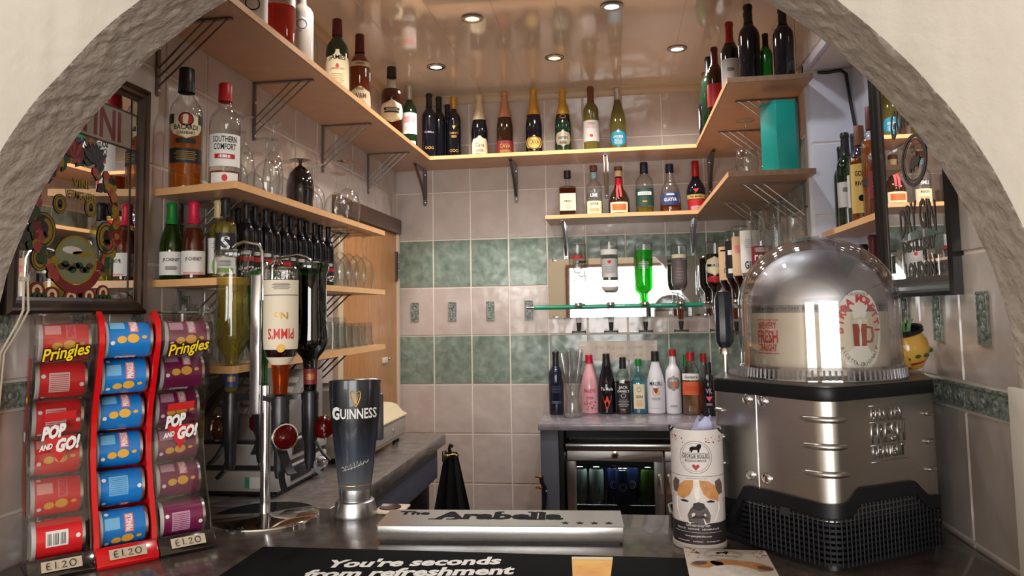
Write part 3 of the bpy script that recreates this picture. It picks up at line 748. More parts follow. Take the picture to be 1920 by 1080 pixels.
# paper sign on the back wall, rail of cables etc
sg = thing('paper_sign', 'pale paper sign with gold handwriting taped to the green tiles', 'sign', (-.012, BY-.0042, 1.380))
MB().box(-.195, .195, -.0012, 0, -.049, .049).obj('sheet', mat('sign_paper', rgb(222, 208, 196), .6), sg)
mb = MB(); p_ = lambda y, x=0: flat((x, -.0016, y), (1, 0, 0), (0, 0, 1))
text_mb(mb, '.. SOB', .06, .016, p_(.016, -.10), shear=.1); text_mb(mb, 'Bubbles', .085, .022, p_(.016, -.01), shear=.35); text_mb(mb, '£1 MORE', .075, .013, p_(.016, .09), shear=.1)
text_mb(mb, 'Tumbler', .08, .022, p_(-.022, .02), shear=.35); text_mb(mb, '£1.50', .05, .013, p_(-.022, .10), shear=.1); mb.obj('lettering', mat('sign_gold', rgb(176, 150, 96), .4, .3), sg)
for x in (-.175, .175): MB().box(x-.012, x+.012, -.0022, -.001, .024, .03).obj('tape', white, sg)

# ------------------------------------------------------------------ bottles
PROF = {
 'bordeaux': [(0, 0), (.85, 0), (.97, .008), (1, .03), (1, .61), (.97, .655), (.85, .70), (.6, .74), (.43, .775), (.38, .81), (.37, .95), (.42, .953), (.42, .985), (.36, 1), (0, 1)],
 'fizz': [(0, 0), (.9, 0), (1, .02), (1, .42), (.96, .49), (.82, .59), (.62, .69), (.45, .79), (.36, .86), (.34, .93), (.42, .935), (.42, .97), (.36, 1), (0, 1)],
 'burgundy': [(0, 0), (.9, 0), (1, .02), (1, .44), (.95, .51), (.8, .60), (.58, .69), (.42, .77), (.37, .83), (.36, .95), (.41, .953), (.41, .985), (.35, 1), (0, 1)],
 'spirit': [(0, 0), (.9, 0), (.99, .01), (1, .03), (1, .58), (.97, .635), (.86, .69), (.63, .735), (.46, .77), (.41, .80), (.39, .88), (.39, .99), (.36, 1), (0, 1)],
 'tall': [(0, 0), (.9, 0), (.99, .01), (1, .03), (1, .67), (.96, .71), (.80, .75), (.52, .78), (.40, .80), (.38, .86), (.38, .99), (.35, 1), (0, 1)],
 'slope': [(0, 0), (.9, 0), (1, .02), (1, .44), (.93, .55), (.72, .67), (.50, .78), (.41, .85), (.39, .90), (.39, .99), (.36, 1), (0, 1)],
 'bulb': [(0, 0), (.9, 0), (1, .03), (1, .26), (.95, .35), (.74, .46), (.46, .56), (.35, .63), (.32, .72), (.31, .99), (.28, 1), (0, 1)],
 'bell': [(0, 0), (.94, 0), (1, .02), (.99, .2), (.93, .36), (.80, .50), (.55, .62), (.38, .70), (.33, .76), (.32, .99), (.29, 1), (0, 1)],
 'flare': [(0, 0), (.78, 0), (.83, .03), (.9, .18), (1, .40), (.98, .46), (.80, .55), (.46, .64), (.36, .70), (.34, .99), (.31, 1), (0, 1)],
 'square': [(0, 0), (.94, 0), (1, .015), (1, .60), (.97, .635), (.80, .655), (.45, .665), (.33, .68), (.31, .76), (.31, .99), (.28, 1), (0, 1)],
 'flask': [(0, 0), (.9, 0), (1, .02), (1, .57), (.94, .61), (.72, .66), (.48, .70), (.38, .73), (.36, .80), (.36, .99), (.33, 1), (0, 1)],
 'hour': [(0, 0), (.80, 0), (.92, .02), (1, .07), (1, .13), (.9, .21), (.82, .34), (.80, .5), (.84, .64), (.90, .70), (.84, .74), (.62, .79), (.42, .82), (.38, .86), (.37, .99), (.33, 1), (0, 1)],
 'belly': [(0, 0), (1.02, 0), (1.06, .025), (1.0, .06), (.90, .09), (.90, .45), (1.0, .58), (.98, .63), (.80, .69), (.5, .74), (.41, .77), (.37, .86), (.36, .99), (.33, 1), (0, 1)],
}
clearg = glass('clear_glass', (.95, .965, .96), .35, .9, base=.06)
g_green = glass('green_glass', (.22, .50, .20), .25, .8, base=.07)
g_dkgreen = mat('dark_green_glass', (.008, .022, .008), .06, coat=.3)
g_black = mat('black_wine_glass', (.006, .006, .010), .06, coat=.3)
g_brown = mat('brown_glass', (.030, .012, .005), .07, coat=.3)
g_olive = mat('olive_glass', rgb(96, 88, 40), .07, coat=.4)
g_midgreen = mat('mid_green_glass', rgb(20, 44, 25), .07, coat=.4)
g_navy = mat('navy_glass', (.010, .014, .035), .08, coat=.4)
whitebot = mat('white_gloss_bottle', rgb(226, 224, 228), .2, coat=.4)
pinkbot = mat('pink_gloss_bottle', rgb(238, 176, 182), .22, coat=.4)
frost = mat('frosted_glass', rgb(176, 168, 158), .25, coat=.3)
amber = liquid('amber_spirit', (.80, .42, .06), rgb(200, 120, 24), .35)
whisky = liquid('whisky', (.62, .26, .05), rgb(168, 84, 24), .45)
darkrum = liquid('dark_rum', (.34, .09, .03), rgb(84, 28, 14), .6)
pinkgin = liquid('pink_gin', (.8, .22, .14), rgb(190, 70, 56), .5)
pinkpale = liquid('pale_rose', (.95, .66, .5), rgb(224, 150, 116), .3)
rose = liquid('rose_wine', (.60, .20, .08), rgb(140, 56, 24), .5)
straw = liquid('white_wine', (.84, .78, .30), rgb(190, 172, 70), .3)
oliveoil = liquid('olive_spirit', (.84, .78, .34), rgb(186, 168, 70), .35)
port = liquid('dark_red_drink', (.30, .05, .04), rgb(60, 10, 12), .65)
orange_l = liquid('orange_red_drink', (.85, .22, .04), rgb(190, 50, 16), .4)
water_l = liquid('clear_spirit', (.92, .94, .94), rgb(220, 224, 224), .10)
lime = liquid('bright_green_liqueur', (.05, .95, .10), rgb(10, 210, 40), .55)
caps = {
 'black': mat('cap_black', (.012, .012, .014), .35), 'red': mat('cap_red', rgb(168, 24, 30), .35), 'green': mat('cap_green', rgb(14, 120, 44), .4),
 'pink': mat('cap_pink_foil', rgb(206, 34, 70), .35, .2), 'gold': mat('cap_gold_foil', rgb(214, 170, 74), .34, .6), 'silver': mat('cap_silver', (.6, .59, .57), .3, .8),
 'rose': mat('cap_rose_foil', rgb(206, 150, 118), .36, .5), 'cream': mat('cap_cream_foil', rgb(220, 200, 166), .45, .15), 'brown': mat('cap_brown', rgb(112, 66, 44), .55), 'maroon': mat('cap_maroon', rgb(96, 26, 34), .4),
 'cork': mat('cap_cork', rgb(186, 132, 92), .7), 'white': mat('cap_white', rgb(228, 224, 220), .4), 'navy': mat('cap_navy', rgb(26, 32, 58), .4), 'orangebrown': mat('cap_tan', rgb(200, 180, 130), .5, .2)}
lab = {
 'cream': mat('label_cream', rgb(232, 218, 180), .6), 'white': mat('label_white', rgb(230, 226, 220), .6), 'black': mat('label_black', rgb(22, 22, 24), .5), 'red': mat('label_red', rgb(176, 30, 34), .5),
 'green': mat('label_green', rgb(36, 66, 54), .5), 'blue': mat('label_blue', rgb(38, 56, 100), .5), 'teal': mat('label_teal', rgb(20, 140, 170), .5), 'gold': mat('label_gold', rgb(206, 176, 96), .45, .2),
 'tan': mat('label_tan', rgb(220, 186, 146), .55), 'grey': mat('label_grey', rgb(196, 192, 188), .6), 'pink': mat('label_pink', rgb(224, 140, 140), .55), 'dkred': mat('label_dark_red', rgb(120, 26, 34), .5),
 'orange': mat('label_orange', rgb(214, 96, 56), .5), 'steel': mat('label_silver', rgb(160, 158, 150), .4, .4), 'apple': mat('label_apple', rgb(120, 160, 40), .5)}
def rad_of(prof, R, H):
    def r(z):
        f = z/H
        for (r0, z0), (r1, z1) in zip(prof[:-1], prof[1:]):
            if z0 <= f <= z1 and z1 > z0: return R*(r0+(r1-r0)*(f-z0)/(z1-z0))
        return R*prof[-2][0]
    return r
def super_r(p, fl=1.0):
    """rounded-square cross section; fl flattens it front to back"""
    if p == 2 and fl == 1: return None
    def f(a, z):
        c, s = abs(math.sin(a)), abs(math.cos(a))/fl
        return 1/((c**p+s**p)**(1/p)) if p != 2 or fl != 1 else 1
    return f
def bottle(label, pos, R, H, prof='bordeaux', gl=None, cap=None, fill=None, labs=(), rz=None, cat='bottle', inv=False, sq=2, flt=1.0, group=None, name='bottle', n=22, extra=None, marks=()):
    """cap = (material, from fraction, widening[, to fraction]); fill = (material, fraction); labs = dicts with z0, z1 (fractions), arc (degrees), m, and text [(string, width, height, z fraction, material)]"""
    x, y, z = pos
    t = thing(name, label, cat, pos, face_cam(x, y) if rz is None else rz, group)
    P = PROF[prof]; rf = rad_of(P, R, H); sf = super_r(sq, flt)
    zz = (lambda v: H-v) if inv else (lambda v: v)
    def blend(a, v):
        """square body, round neck"""
        if not sf: return 1
        k = min(1, max(0, (rf(v)/R-.55)/.3)); return 1+(sf(a, v)-1)*k
    def lath(prof_m, nm, m, grow=0, parent=t):
        mb = MB()
        vs = []
        for r, v in prof_m:
            for i in range(n):
                a = 2*PI*i/n; q = max(r, 1e-5)*blend(a, v)+grow
                vs.append((q*math.sin(a), -q*math.cos(a), zz(v)))
        fs = [(j*n+i, j*n+(i+1) % n, (j+1)*n+(i+1) % n, (j+1)*n+i) for j in range(len(prof_m)-1) for i in range(n)]
        return mb.add(vs, fs).obj(nm, m, parent)
    lath([(r*R, v*H) for r, v in P], 'body', gl or clearg)
    if fill:
        top = fill[1]*H if not inv else H
        bot = .012*H if not inv else H*(1-fill[1])
        zs = [bot]+[v*H for _, v in P if bot < v*H < top]+[top]
        pm = [(1e-5, bot)]+[(rf(v)*.93-.0006, v) for v in zs]+[(1e-5, top)]
        lath(pm, 'drink', fill[0])
    if cap:
        c1 = cap[3]*H if len(cap) > 3 else H*1.004
        c0 = cap[1]*H
        zs = [c0]+[v*H for _, v in P if c0 < v*H < H*.99]+[min(c1, H*.995)]
        if cap[2] >= 0:
            pm = [(rf(v)*(1+cap[2])+.0006, v) for v in zs]
        else:
            pm = [(-cap[2]*R, v) for v in (c0, c1)]
        pm = pm+[(pm[-1][0]*.9, c1), (1e-5, c1)]
        lath(pm, 'cap', caps[cap[0]])
    for L in labs:
        z0, z1 = L['z0']*H, L['z1']*H; arc = math.radians(L.get('arc', 150)); a_c = math.radians(L.get('at', 0)); oval = L.get('oval')
        na, nz = 14, 6
        def P3(a, v, g): 
            q = rf(v)*blend(a, v)+g; return Vector((q*math.sin(a), -q*math.cos(a), zz(v)))
        vs, fs = [], []
        for j in range(nz+1):
            v = z0+(z1-z0)*j/nz
            k = math.sqrt(max(0, 1-(2*j/nz-1)**2))*.98+.02 if oval == 1 else (math.sqrt(max(0, 1-max(0, 2*j/nz-1)**2))*.9+.1 if oval == 2 else 1)
            for i in range(na+1):
                vs.append(P3(a_c+arc*(i/na-.5)*k, v, .0006))
        fs = [(j*(na+1)+i, j*(na+1)+i+1, (j+1)*(na+1)+i+1, (j+1)*(na+1)+i) for j in range(nz) for i in range(na)]
        lo = MB().add(vs, fs).obj('label', L['m'] if not isinstance(L['m'], str) else lab[L['m']], t)
        by = {}
        for tx in L.get('text', ()):
            s, tw, th, tz, tm = tx[:5]; fl = len(tx) > 5 and tx[5]
            mb = by.setdefault(tm.name, (MB(), tm))[0]
            rr = rf(tz*H); sgn = -1 if (inv and False) else 1
            def pl(px, py, tz=tz, rr=rr): return P3(a_c+px/max(rr, .01), min(max(tz*H+(py if not inv else -py), 0), H), .0013)
            if s.startswith('#'): shape_mark(mb, s, tw, th, pl)
            else: text_mb(mb, s, tw, th, pl, bold=.015, flip=fl)
        for mb, tm in by.values(): mb.obj('lettering', tm, lo)
    return t
def shape_mark(mb, s, w, h, pl):
    """flat printed marks: #disc, #ring, #bar, #leaf, #dots"""
    if s == '#disc': mb.add([pl(w/2*math.cos(2*PI*k/18), h/2*math.sin(2*PI*k/18)) for k in range(18)], [tuple(range(18))])
    elif s == '#ring':
        vs = []
        for k in range(20):
            a = 2*PI*k/20; vs += [pl(w/2*math.cos(a), h/2*math.sin(a)), pl(w*.42*math.cos(a), h*.42*math.sin(a))]
        mb.add(vs, [(2*k, 2*k+1, (2*k+3) % 40, (2*k+2) % 40) for k in range(20)])
    elif s == '#bar': mb.add([pl(w*(i/8-.5), h*(j-.5)) for j in (0, 1) for i in range(9)], [(i, i+1, i+10, i+9) for i in range(8)])
    elif s == '#dots':
        r = random.Random(3)
        for k in range(26):
            a, b, q = r.uniform(-.5, .5)*w, r.uniform(-.5, .5)*h, r.uniform(.0016, .0034)
            mb.add([pl(a+q*math.cos(2*PI*i/6), b+q*math.sin(2*PI*i/6)) for i in range(6)], [tuple(range(6))])
    elif s == '#tri': mb.add([pl(-w/2, h/2), pl(0, h/2), pl(w/2, h/2), pl(w*.22, -h*.1), pl(0, -h/2), pl(-w*.22, -h*.1)], [tuple(range(6))])
    elif s == '#grape':
        for k, (a, b) in enumerate(((0, .3), (-.25, .12), (.25, .12), (-.12, -.1), (.14, -.1), (0, -.34))): mb.add([pl(a*w+w*.16*math.cos(2*PI*i/8), b*h+w*.16*math.sin(2*PI*i/8)) for i in range(8)], [tuple(range(8))])
    elif s == '#lines':
        for k in range(5): mb.add([pl(w*(i/6-.5)*(1 if k % 2 else .8), h*(k/4-.5)+q) for q in (-.0007, .0007) for i in range(7)], [(i, i+1, i+8, i+7) for i in range(6)])
TOPZ = 2.356
# --- high left shelf
bottle('white labelled clear bottle at the arch end of the high left shelf', (-1.0, 1.95, TOPZ), .042, .30, 'spirit', clearg, ('white', .82, .12), (water_l, .5), [dict(z0=.08, z1=.52, arc=150, m='white', text=[('#ring', .04, .04, .3, ink)])])
bottle('large pink gin bottle with a white label on the high left shelf', (-1.0, 2.12, TOPZ), .047, .33, 'spirit', clearg, ('red', .86, .12), (pinkgin, .56), [dict(z0=.48, z1=.64, arc=140, m='white', oval=2, text=[('Gordon\'s', .055, .022, .565, ink), ('#lines', .05, .02, .51, red_ink)])], sq=3)
bottle('frosted white vodka bottle beside the large pink gin bottle', (-1.0, 2.285, TOPZ), .038, .30, 'tall', frost, ('silver', .86, .10), None, [dict(z0=.46, z1=.62, arc=90, m='grey', oval=1, text=[('#ring', .034, .034, .54, mat('ink_grey', rgb(90, 86, 84), .6))])])
bottle('dark green whiskey bottle with a cream label on the high left shelf', (-1.0, 2.60, TOPZ), .042, .312, 'spirit', g_dkgreen, ('maroon', .80, .10), None, [dict(z0=.10, z1=.60, arc=170, m='cream', oval=2, text=[('JAMES', .062, .022, .50, ink), ('JAMESON', .05, .010, .37, gold_ink), ('#lines', .05, .03, .26, gold_ink), ('#disc', .012, .02, .40, red_ink)]), dict(z0=.02, z1=.09, arc=170, m='dkred')])
bottle('amber whisky bottle with a low cream label beside the green whiskey bottle', (-1.0, 2.845, TOPZ), .042, .345, 'spirit', clearg, ('maroon', .78, .10), (whisky, .76), [dict(z0=.06, z1=.36, arc=160, m='cream', oval=2, text=[('W&M', .05, .02, .25, mat('ink_brown', rgb(120, 70, 40), .6)), ('THE', .03, .012, .33, MATS['ink_brown']), ('#lines', .05, .03, .14, MATS['ink_brown'])]), dict(z0=.60, z1=.66, arc=150, m='cream', text=[('#lines', .04, .01, .63, MATS['ink_brown'])])])
bottle('brown rum bottle with an oval cream label on the high left shelf', (-1.0, 3.275, TOPZ), .050, .352, 'spirit', clearg, ('black', .86, .12), (darkrum, .70), [dict(z0=.24, z1=.54, arc=150, m='cream', oval=1, text=[('#bar', .075, .012, .42, lab['black']), ('#bar', .07, .008, .38, lab['black']), ('MORGAN', .05, .007, .42, white_ink)])])
bottle('clear bottle with a cream band half hidden behind the brown rum bottle', (-1.03, 3.38, TOPZ), .040, .315, 'spirit', clearg, ('white', .86, .1), (whisky, .6), [dict(z0=.1, z1=.55, arc=150, m='cream')])
bottle('dark wine bottle with a pink and white label, last on the high left shelf', (-1.0, 3.57, TOPZ), .036, .352, 'bordeaux', g_dkgreen, ('silver', .80, .06), None, [dict(z0=.30, z1=.60, arc=170, m='white', text=[('#bar', .055, .03, .5, lab['pink']), ('#lines', .05, .02, .38, mat('ink_rose', rgb(210, 120, 120), .6))]), dict(z0=.13, z1=.20, arc=110, m='white', text=[('#bar', .03, .012, .165, lab['blue'])])])
# --- high back shelf
Yb = 3.715
bottle('black wine bottle, leftmost on the high back shelf, with faint gold lettering', (-.921, Yb-.06, TOPZ), .037, .332, 'bordeaux', g_black, ('black', .80, .05), None, [dict(z0=.36, z1=.42, arc=110, m=g_black, text=[('KUMALA', .05, .010, .39, mat('ink_mauve', rgb(150, 136, 150), .5))]), dict(z0=.1, z1=.22, arc=120, m=g_black, text=[('#ring', .014, .014, .15, gold_ink), ('OOO', .045, .014, .15, gold_ink)])])
bottle('black wine bottle behind the leftmost bottle of the high back shelf', (-.888, Yb+.012, TOPZ), .036, .335, 'bordeaux', g_black, ('black', .80, .05))
bottle('black wine bottle against the tiles, right behind the two leftmost black bottles', (-.862, Yb+.092, TOPZ), .033, .315, 'bordeaux', g_black, ('navy', .80, .05))
bottle('black wine bottle with a gold cap and gold print, left of the sparkling wines', (-.808, Yb, TOPZ), .037, .328, 'bordeaux', g_black, ('gold', .80, .07), None, [dict(z0=.34, z1=.52, arc=120, m=g_black, text=[('#leaf' if False else '#tri', .018, .02, .49, gold_ink), ('CANTI', .045, .010, .405, gold_ink), ('#lines', .03, .01, .35, gold_ink)]), dict(z0=.08, z1=.2, arc=120, m=g_black, text=[('OOO', .045, .016, .13, gold_ink)])])
def fizz(label, x, foil, lb, dm=.042, H=.335, g=g_dkgreen, sh=None, dz=0):
    return bottle(label, (x, Yb, TOPZ), dm, H, 'fizz', g, (foil, .60, .05), None, lb)
fizz('sparkling wine with a pale foil and arched cream label', -.675, 'cream', [dict(z0=.06, z1=.34, arc=130, m='cream', oval=2, text=[('Cava', .045, .022, .2, mat('ink_tan', rgb(120, 104, 76), .6)), ('#lines', .045, .012, .11, MATS['ink_tan'])])], H=.328, g=g_black)
fizz('sparkling wine with a copper foil and red label', -.545, 'rose', [dict(z0=.04, z1=.24, arc=170, m='dkred', text=[('CAVA', .055, .022, .16, gold_ink), ('#lines', .06, .012, .08, gold_ink)])], H=.338, g=g_brown)
fizz('sparkling wine with a gold foil and round yellow label', -.398, 'gold', [dict(z0=.07, z1=.29, arc=125, m='gold', oval=1, text=[('CAVA', .05, .026, .19, mat('ink_yellowbrown', rgb(110, 84, 24), .6)), ('#ring', .078, .066, .18, MATS['ink_yellowbrown'])]), dict(z0=.01, z1=.06, arc=150, m='dkred')], H=.348, g=g_black)
fizz('dark green sparkling wine with a gold foil and grey scroll label', -.252, 'gold', [dict(z0=.10, z1=.36, arc=120, m='steel', oval=1, text=[('SANTERO', .05, .014, .24, ink), ('#ring', .06, .05, .24, gold_ink), ('#lines', .04, .012, .17, ink)]), dict(z0=.50, z1=.62, arc=150, m=g_black, text=[('#ring', .03, .02, .56, gold_ink)])], H=.338, g=g_midgreen, dm=.041)
bottle('olive wine bottle with a white label bearing a red dot', (-.111, Yb, TOPZ), .0385, .338, 'bordeaux', g_olive, ('brown', .78, .06), None, [dict(z0=.17, z1=.48, arc=165, m='grey', text=[('#disc', .016, .016, .25, red_ink), ('CASTILLO', .05, .011, .38, mat('ink_pale_rose', rgb(190, 150, 140), .6)), ('#lines', .04, .01, .43, MATS['ink_pale_rose'])])])
bottle('green white-wine bottle with a bright blue label, rightmost on the high back shelf', (.021, Yb, TOPZ), .040, .330, 'burgundy', g_olive, ('silver', .80, .06), None, [dict(z0=.06, z1=.34, arc=125, m='teal', oval=1, text=[('OYSTER', .05, .012, .22, white_ink), ('#lines', .045, .02, .15, white_ink), ('#disc', .012, .012, .30, white_ink)])])
# --- high right shelf
bottle('tall black wine bottle in front on the high right shelf with a gold seal', (.49, 2.745, TOPZ), .0375, .315, 'bordeaux', g_black, ('black', .78, .05), None, [dict(z0=.36, z1=.62, arc=40, at=-62, m=g_black, text=[('#grape', .014, .06, .5, gold_ink)])])
bottle('black wine bottle nearest the niche at the right end of the high right shelf', (.585, 2.64, TOPZ), .034, .252, 'bordeaux', g_black, ('black', .76, .06))
bottle('small bright green bottle between the two black bottles on the high right shelf', (.552, 2.775, TOPZ), .024, .215, 'bordeaux', mat('emerald_glass', rgb(20, 110, 30), .1, coat=.4), ('black', .76, .08))
bottle('small dark green bottle behind the bright green one on the high right shelf', (.570, 2.90, TOPZ), .024, .20, 'bordeaux', g_midgreen, ('black', .76, .08))
bottle('wine bottle with a red capsule and white label on the high right shelf', (.456, 2.965, TOPZ), .035, .338, 'bordeaux', g_black, ('red', .74, .06), None, [dict(z0=.24, z1=.55, arc=170, m='grey', text=[('#lines', .03, .012, .42, ink)])])
bottle('black capped bottle with gold seals behind the tall black bottle on the high right shelf', (.508, 2.862, TOPZ), .034, .335, 'bordeaux', g_black, ('black', .74, .06), None, [dict(z0=.3, z1=.6, arc=40, at=-60, m=g_black, text=[('#grape', .014, .06, .46, gold_ink)])])
bottle('wine bottle with a dark red capsule deep on the high right shelf', (.427, 3.20, TOPZ), .034, .322, 'bordeaux', g_brown, ('maroon', .74, .06), None, [dict(z0=.2, z1=.5, arc=160, m='red')])
bottle('wine bottle with a black capsule deep on the high right shelf', (.422, 3.36, TOPZ), .034, .335, 'bordeaux', g_midgreen, ('black', .74, .06))
bottle('green bottle with a white leaf pattern at the edge of the high right shelf', (.419, 3.47, TOPZ), .034, .30, 'burgundy', g_midgreen, ('brown', .78, .06), None, [dict(z0=.05, z1=.50, arc=200, m=g_black, text=[('#disc', .03, .06, .36, white_ink), ('#disc', .026, .05, .14, white_ink)]), dict(z0=.1, z1=.45, arc=40, at=-75, m='white', oval=1)])
bottle('wine bottle at the back wall end of the high right shelf', (.50, 3.52, TOPZ), .034, .325, 'bordeaux', g_black, ('maroon', .74, .06), None, [dict(z0=.2, z1=.5, arc=160, m='white')])
# --- liqueur shelf
LZ = 2.040; Yl = 3.72
bottle('square amaretto bottle with a square black cap', (-.236, Yl, LZ), .043, .238, 'square', clearg, ('black', .84, -.40, 1.0), (darkrum, .62), [dict(z0=.14, z1=.50, arc=88, m='cream', text=[('AMARO', .035, .009, .34, ink), ('#lines', .03, .03, .24, MATS['ink_tan']), ('#ring', .014, .014, .44, MATS['ink_tan'])])], sq=7, n=28)
bottle('clear tequila bottle with a brown stopper and pale blue seal', (-.106, Yl, LZ), .040, .258, 'flask', clearg, ('brown', .89, -.46, 1.0), (water_l, .5), [dict(z0=.06, z1=.30, arc=120, m='cream', text=[('JOSE', .04, .014, .24, ink), ('#lines', .05, .014, .13, gold_ink)]), dict(z0=.36, z1=.46, arc=110, m=clearg, text=[('LIME', .035, .018, .41, white_ink)]), dict(z0=.74, z1=.87, arc=300, m=mat('seal_pale_blue', rgb(120, 168, 180), .5), text=[('#ring', .018, .018, .80, white_ink)])])
gm = bottle('round bellied orange liqueur bottle with a red ribbon', (.015, Yl, LZ), .052, .246, 'bulb', g_brown, ('brown', .93, .25), None, [dict(z0=.06, z1=.27, arc=105, m='cream', text=[('#bar', .07, .03, .17, lab['orange']), ('GRAND', .05, .011, .20, gold_ink), ('#lines', .06, .012, .13, gold_ink)]), dict(z0=.80, z1=.92, arc=360, m='tan')])
mb = MB(); mb.lathe([(.0185, .150), (.0195, .172), (.0175, .190)], 16); mb.strip([(-.004, -.024, .158), (-.008, -.040, .125), (-.006, -.053, .085)], (.011, 0, 0), .0012); mb.strip([(.005, -.024, .158), (.008, -.042, .122), (.010, -.053, .090)], (.010, 0, 0), .0012); mb.sphere((0, -.024, .158), .007, 8, 6)
mb.obj('ribbon', mat('ribbon_red', rgb(206, 32, 36), .5), gm)
bottle('clear whisky bottle with a dark green label and navy cap', (.14, Yl, LZ), .043, .262, 'spirit', clearg, ('navy', .80, .14), (straw, .15), [dict(z0=.17, z1=.50, arc=168, m='green', text=[('#bar', .07, .016, .40, white_ink), ('ISLAND', .05, .008, .40, ink), ('#lines', .025, .006, .25, gold_ink)])])
bottle('bell shaped clear liqueur bottle with a blue label and orange drink low inside', (.263, Yl, LZ), .052, .248, 'bell', clearg, ('navy', .84, .18), (whisky, .22), [dict(z0=.17, z1=.42, arc=100, m='blue', text=[('GLAYVA', .062, .018, .28, white_ink), ('#lines', .04, .006, .38, white_ink)]), dict(z0=.02, z1=.1, arc=60, m=clearg, text=[('L', .014, .014, .06, white_ink)])])
bottle('black curved coffee liqueur bottle with a red neck and red label', (.386, Yl, LZ), .046, .258, 'flare', g_black, ('red', .70, .10), None, [dict(z0=.03, z1=.26, arc=140, m='red', text=[('#lines', .06, .016, .1, white_ink)]), dict(z0=.27, z1=.35, arc=150, m='gold', text=[('TIA MARIA', .06, .009, .31, ink)]), dict(z0=.38, z1=.46, arc=80, m=g_black, text=[('#tri', .03, .018, .42, red_ink)])])
# --- back counter row
CZ = 1.078; Yc = 3.80
bottle('black wine bottle at the left end of the back counter behind the flute vase', (-.318, Yc-.03, CZ), .037, .305, 'bordeaux', g_navy, ('black', .78, .06), None, [dict(z0=.2, z1=.5, arc=150, m=g_navy, text=[('#lines', .05, .03, .4, mat('ink_blue_grey', rgb(110, 120, 150), .5)), ('#lines', .05, .01, .2, MATS['ink_blue_grey'])])])
bottle('pink cream liqueur bottle with red print on the back counter', (-.155, Yc, CZ), .042, .285, 'slope', pinkbot, ('pink', .86, .10), None, [dict(z0=.1, z1=.5, arc=150, m=pinkbot, text=[('#dots', .06, .04, .15, red_ink), ('BAILEYS', .055, .018, .40, red_ink), ('#lines', .04, .01, .28, mat('ink_coral', rgb(220, 110, 110), .5))])])
bottle('black bottle with a red triangle label on the back counter', (-.070, Yc, CZ), .042, .290, 'slope', g_black, ('black', .80, .08), None, [dict(z0=.04, z1=.32, arc=80, m=g_black, text=[('#tri', .046, .07, .18, mat('ink_flame', rgb(220, 62, 30), .5))]), dict(z0=.38, z1=.46, arc=130, m=g_black, text=[('Tia Maria', .062, .016, .42, white_ink)])])
bottle('square whiskey bottle with a black and white label on the back counter', (.010, Yc-.01, CZ), .036, .272, 'spirit', clearg, ('black', .80, .12), (darkrum, .58), [dict(z0=.10, z1=.55, arc=96, m='black', text=[('JACK', .04, .018, .47, white_ink), ('DANIEL\'S', .05, .012, .41, white_ink), ('#ring', .022, .022, .33, white_ink), ('#lines', .045, .03, .2, white_ink)])], sq=4, n=28)
bottle('flat pale blue gin bottle with a cream label on the back counter', (.086, Yc, CZ), .037, .262, 'flask', glass('blue_gin_glass', (.72, .94, .98), .6, .8, base=.08), ('green', .88, .16), (liquid('blue_gin', (.75, .95, .98), rgb(150, 214, 226), .35), .6), [dict(z0=.10, z1=.55, arc=78, m='cream', text=[('#ring', .022, .022, .45, lab['blue']), ('GIN', .03, .014, .32, lab['blue']), ('#lines', .03, .024, .2, gold_ink)])], sq=3)
bottle('white coconut rum bottle with a palm sunset print on the back counter', (.168, Yc, CZ), .044, .300, 'slope', whitebot, ('black', .84, .10), None, [dict(z0=.1, z1=.55, arc=130, m=whitebot, text=[('MALIBU', .062, .018, .49, ink), ('#disc', .036, .034, .36, mat('ink_sun', rgb(238, 180, 50), .5)), ('#tri', .03, .03, .37, mat('ink_plum', rgb(130, 50, 90), .5)), ('#lines', .045, .01, .25, mat('ink_silver', rgb(170, 170, 176), .5))])])
bottle('white vodka bottle with a silver disc and orange cap on the back counter', (.2525, Yc, CZ), .0385, .308, 'spirit', whitebot, ('red', .90, .12), None, [dict(z0=.36, z1=.60, arc=100, m='steel', oval=1, text=[('#disc', .02, .03, .46, mat('ink_peach', rgb(210, 120, 90), .5)), ('CIROC', .04, .010, .52, white_ink)]), dict(z0=.10, z1=.16, arc=90, m=whitebot, text=[('#lines', .04, .008, .13, MATS['ink_silver'])])])
bottle('half full gin bottle with a red cap and orange label on the back counter', (.334, Yc-.035, CZ), .0415, .318, 'spirit', clearg, ('red', .80, .12, .93), (liquid('pale_apricot', (.98, .84, .68), rgb(236, 190, 150), .25), .42), [dict(z0=.52, z1=.62, arc=140, m='white', text=[('Gordon\'s', .055, .014, .57, ink)]), dict(z0=.30, z1=.50, arc=140, m='orange', text=[('#lines', .06, .02, .4, MATS['ink_flame'])])], sq=3)
bottle('green glass bottle standing behind the orange labelled gin bottle', (.315, Yc+.034, CZ), .022, .28, 'spirit', g_midgreen, ('green', .80, .1))
bottle('clear bottle with a red cap behind the dark pink-print bottle', (.402, Yc+.025, CZ), .033, .285, 'spirit', clearg, ('red', .86, .14), (pinkpale, .5), [dict(z0=.3, z1=.5, arc=120, m='red')])
bottle('black bottle with pink print at the right end of the back counter row', (.412, Yc-.075, CZ), .033, .250, 'spirit', g_black, ('black', .80, .12), None, [dict(z0=.2, z1=.55, arc=130, m=g_black, text=[('VK', .03, .024, .47, mat('ink_lilac', rgb(170, 160, 180), .5)), ('#tri', .03, .024, .32, mat('ink_hotpink', rgb(240, 70, 120), .4)), ('#lines', .03, .01, .22, MATS['ink_lilac'])])])
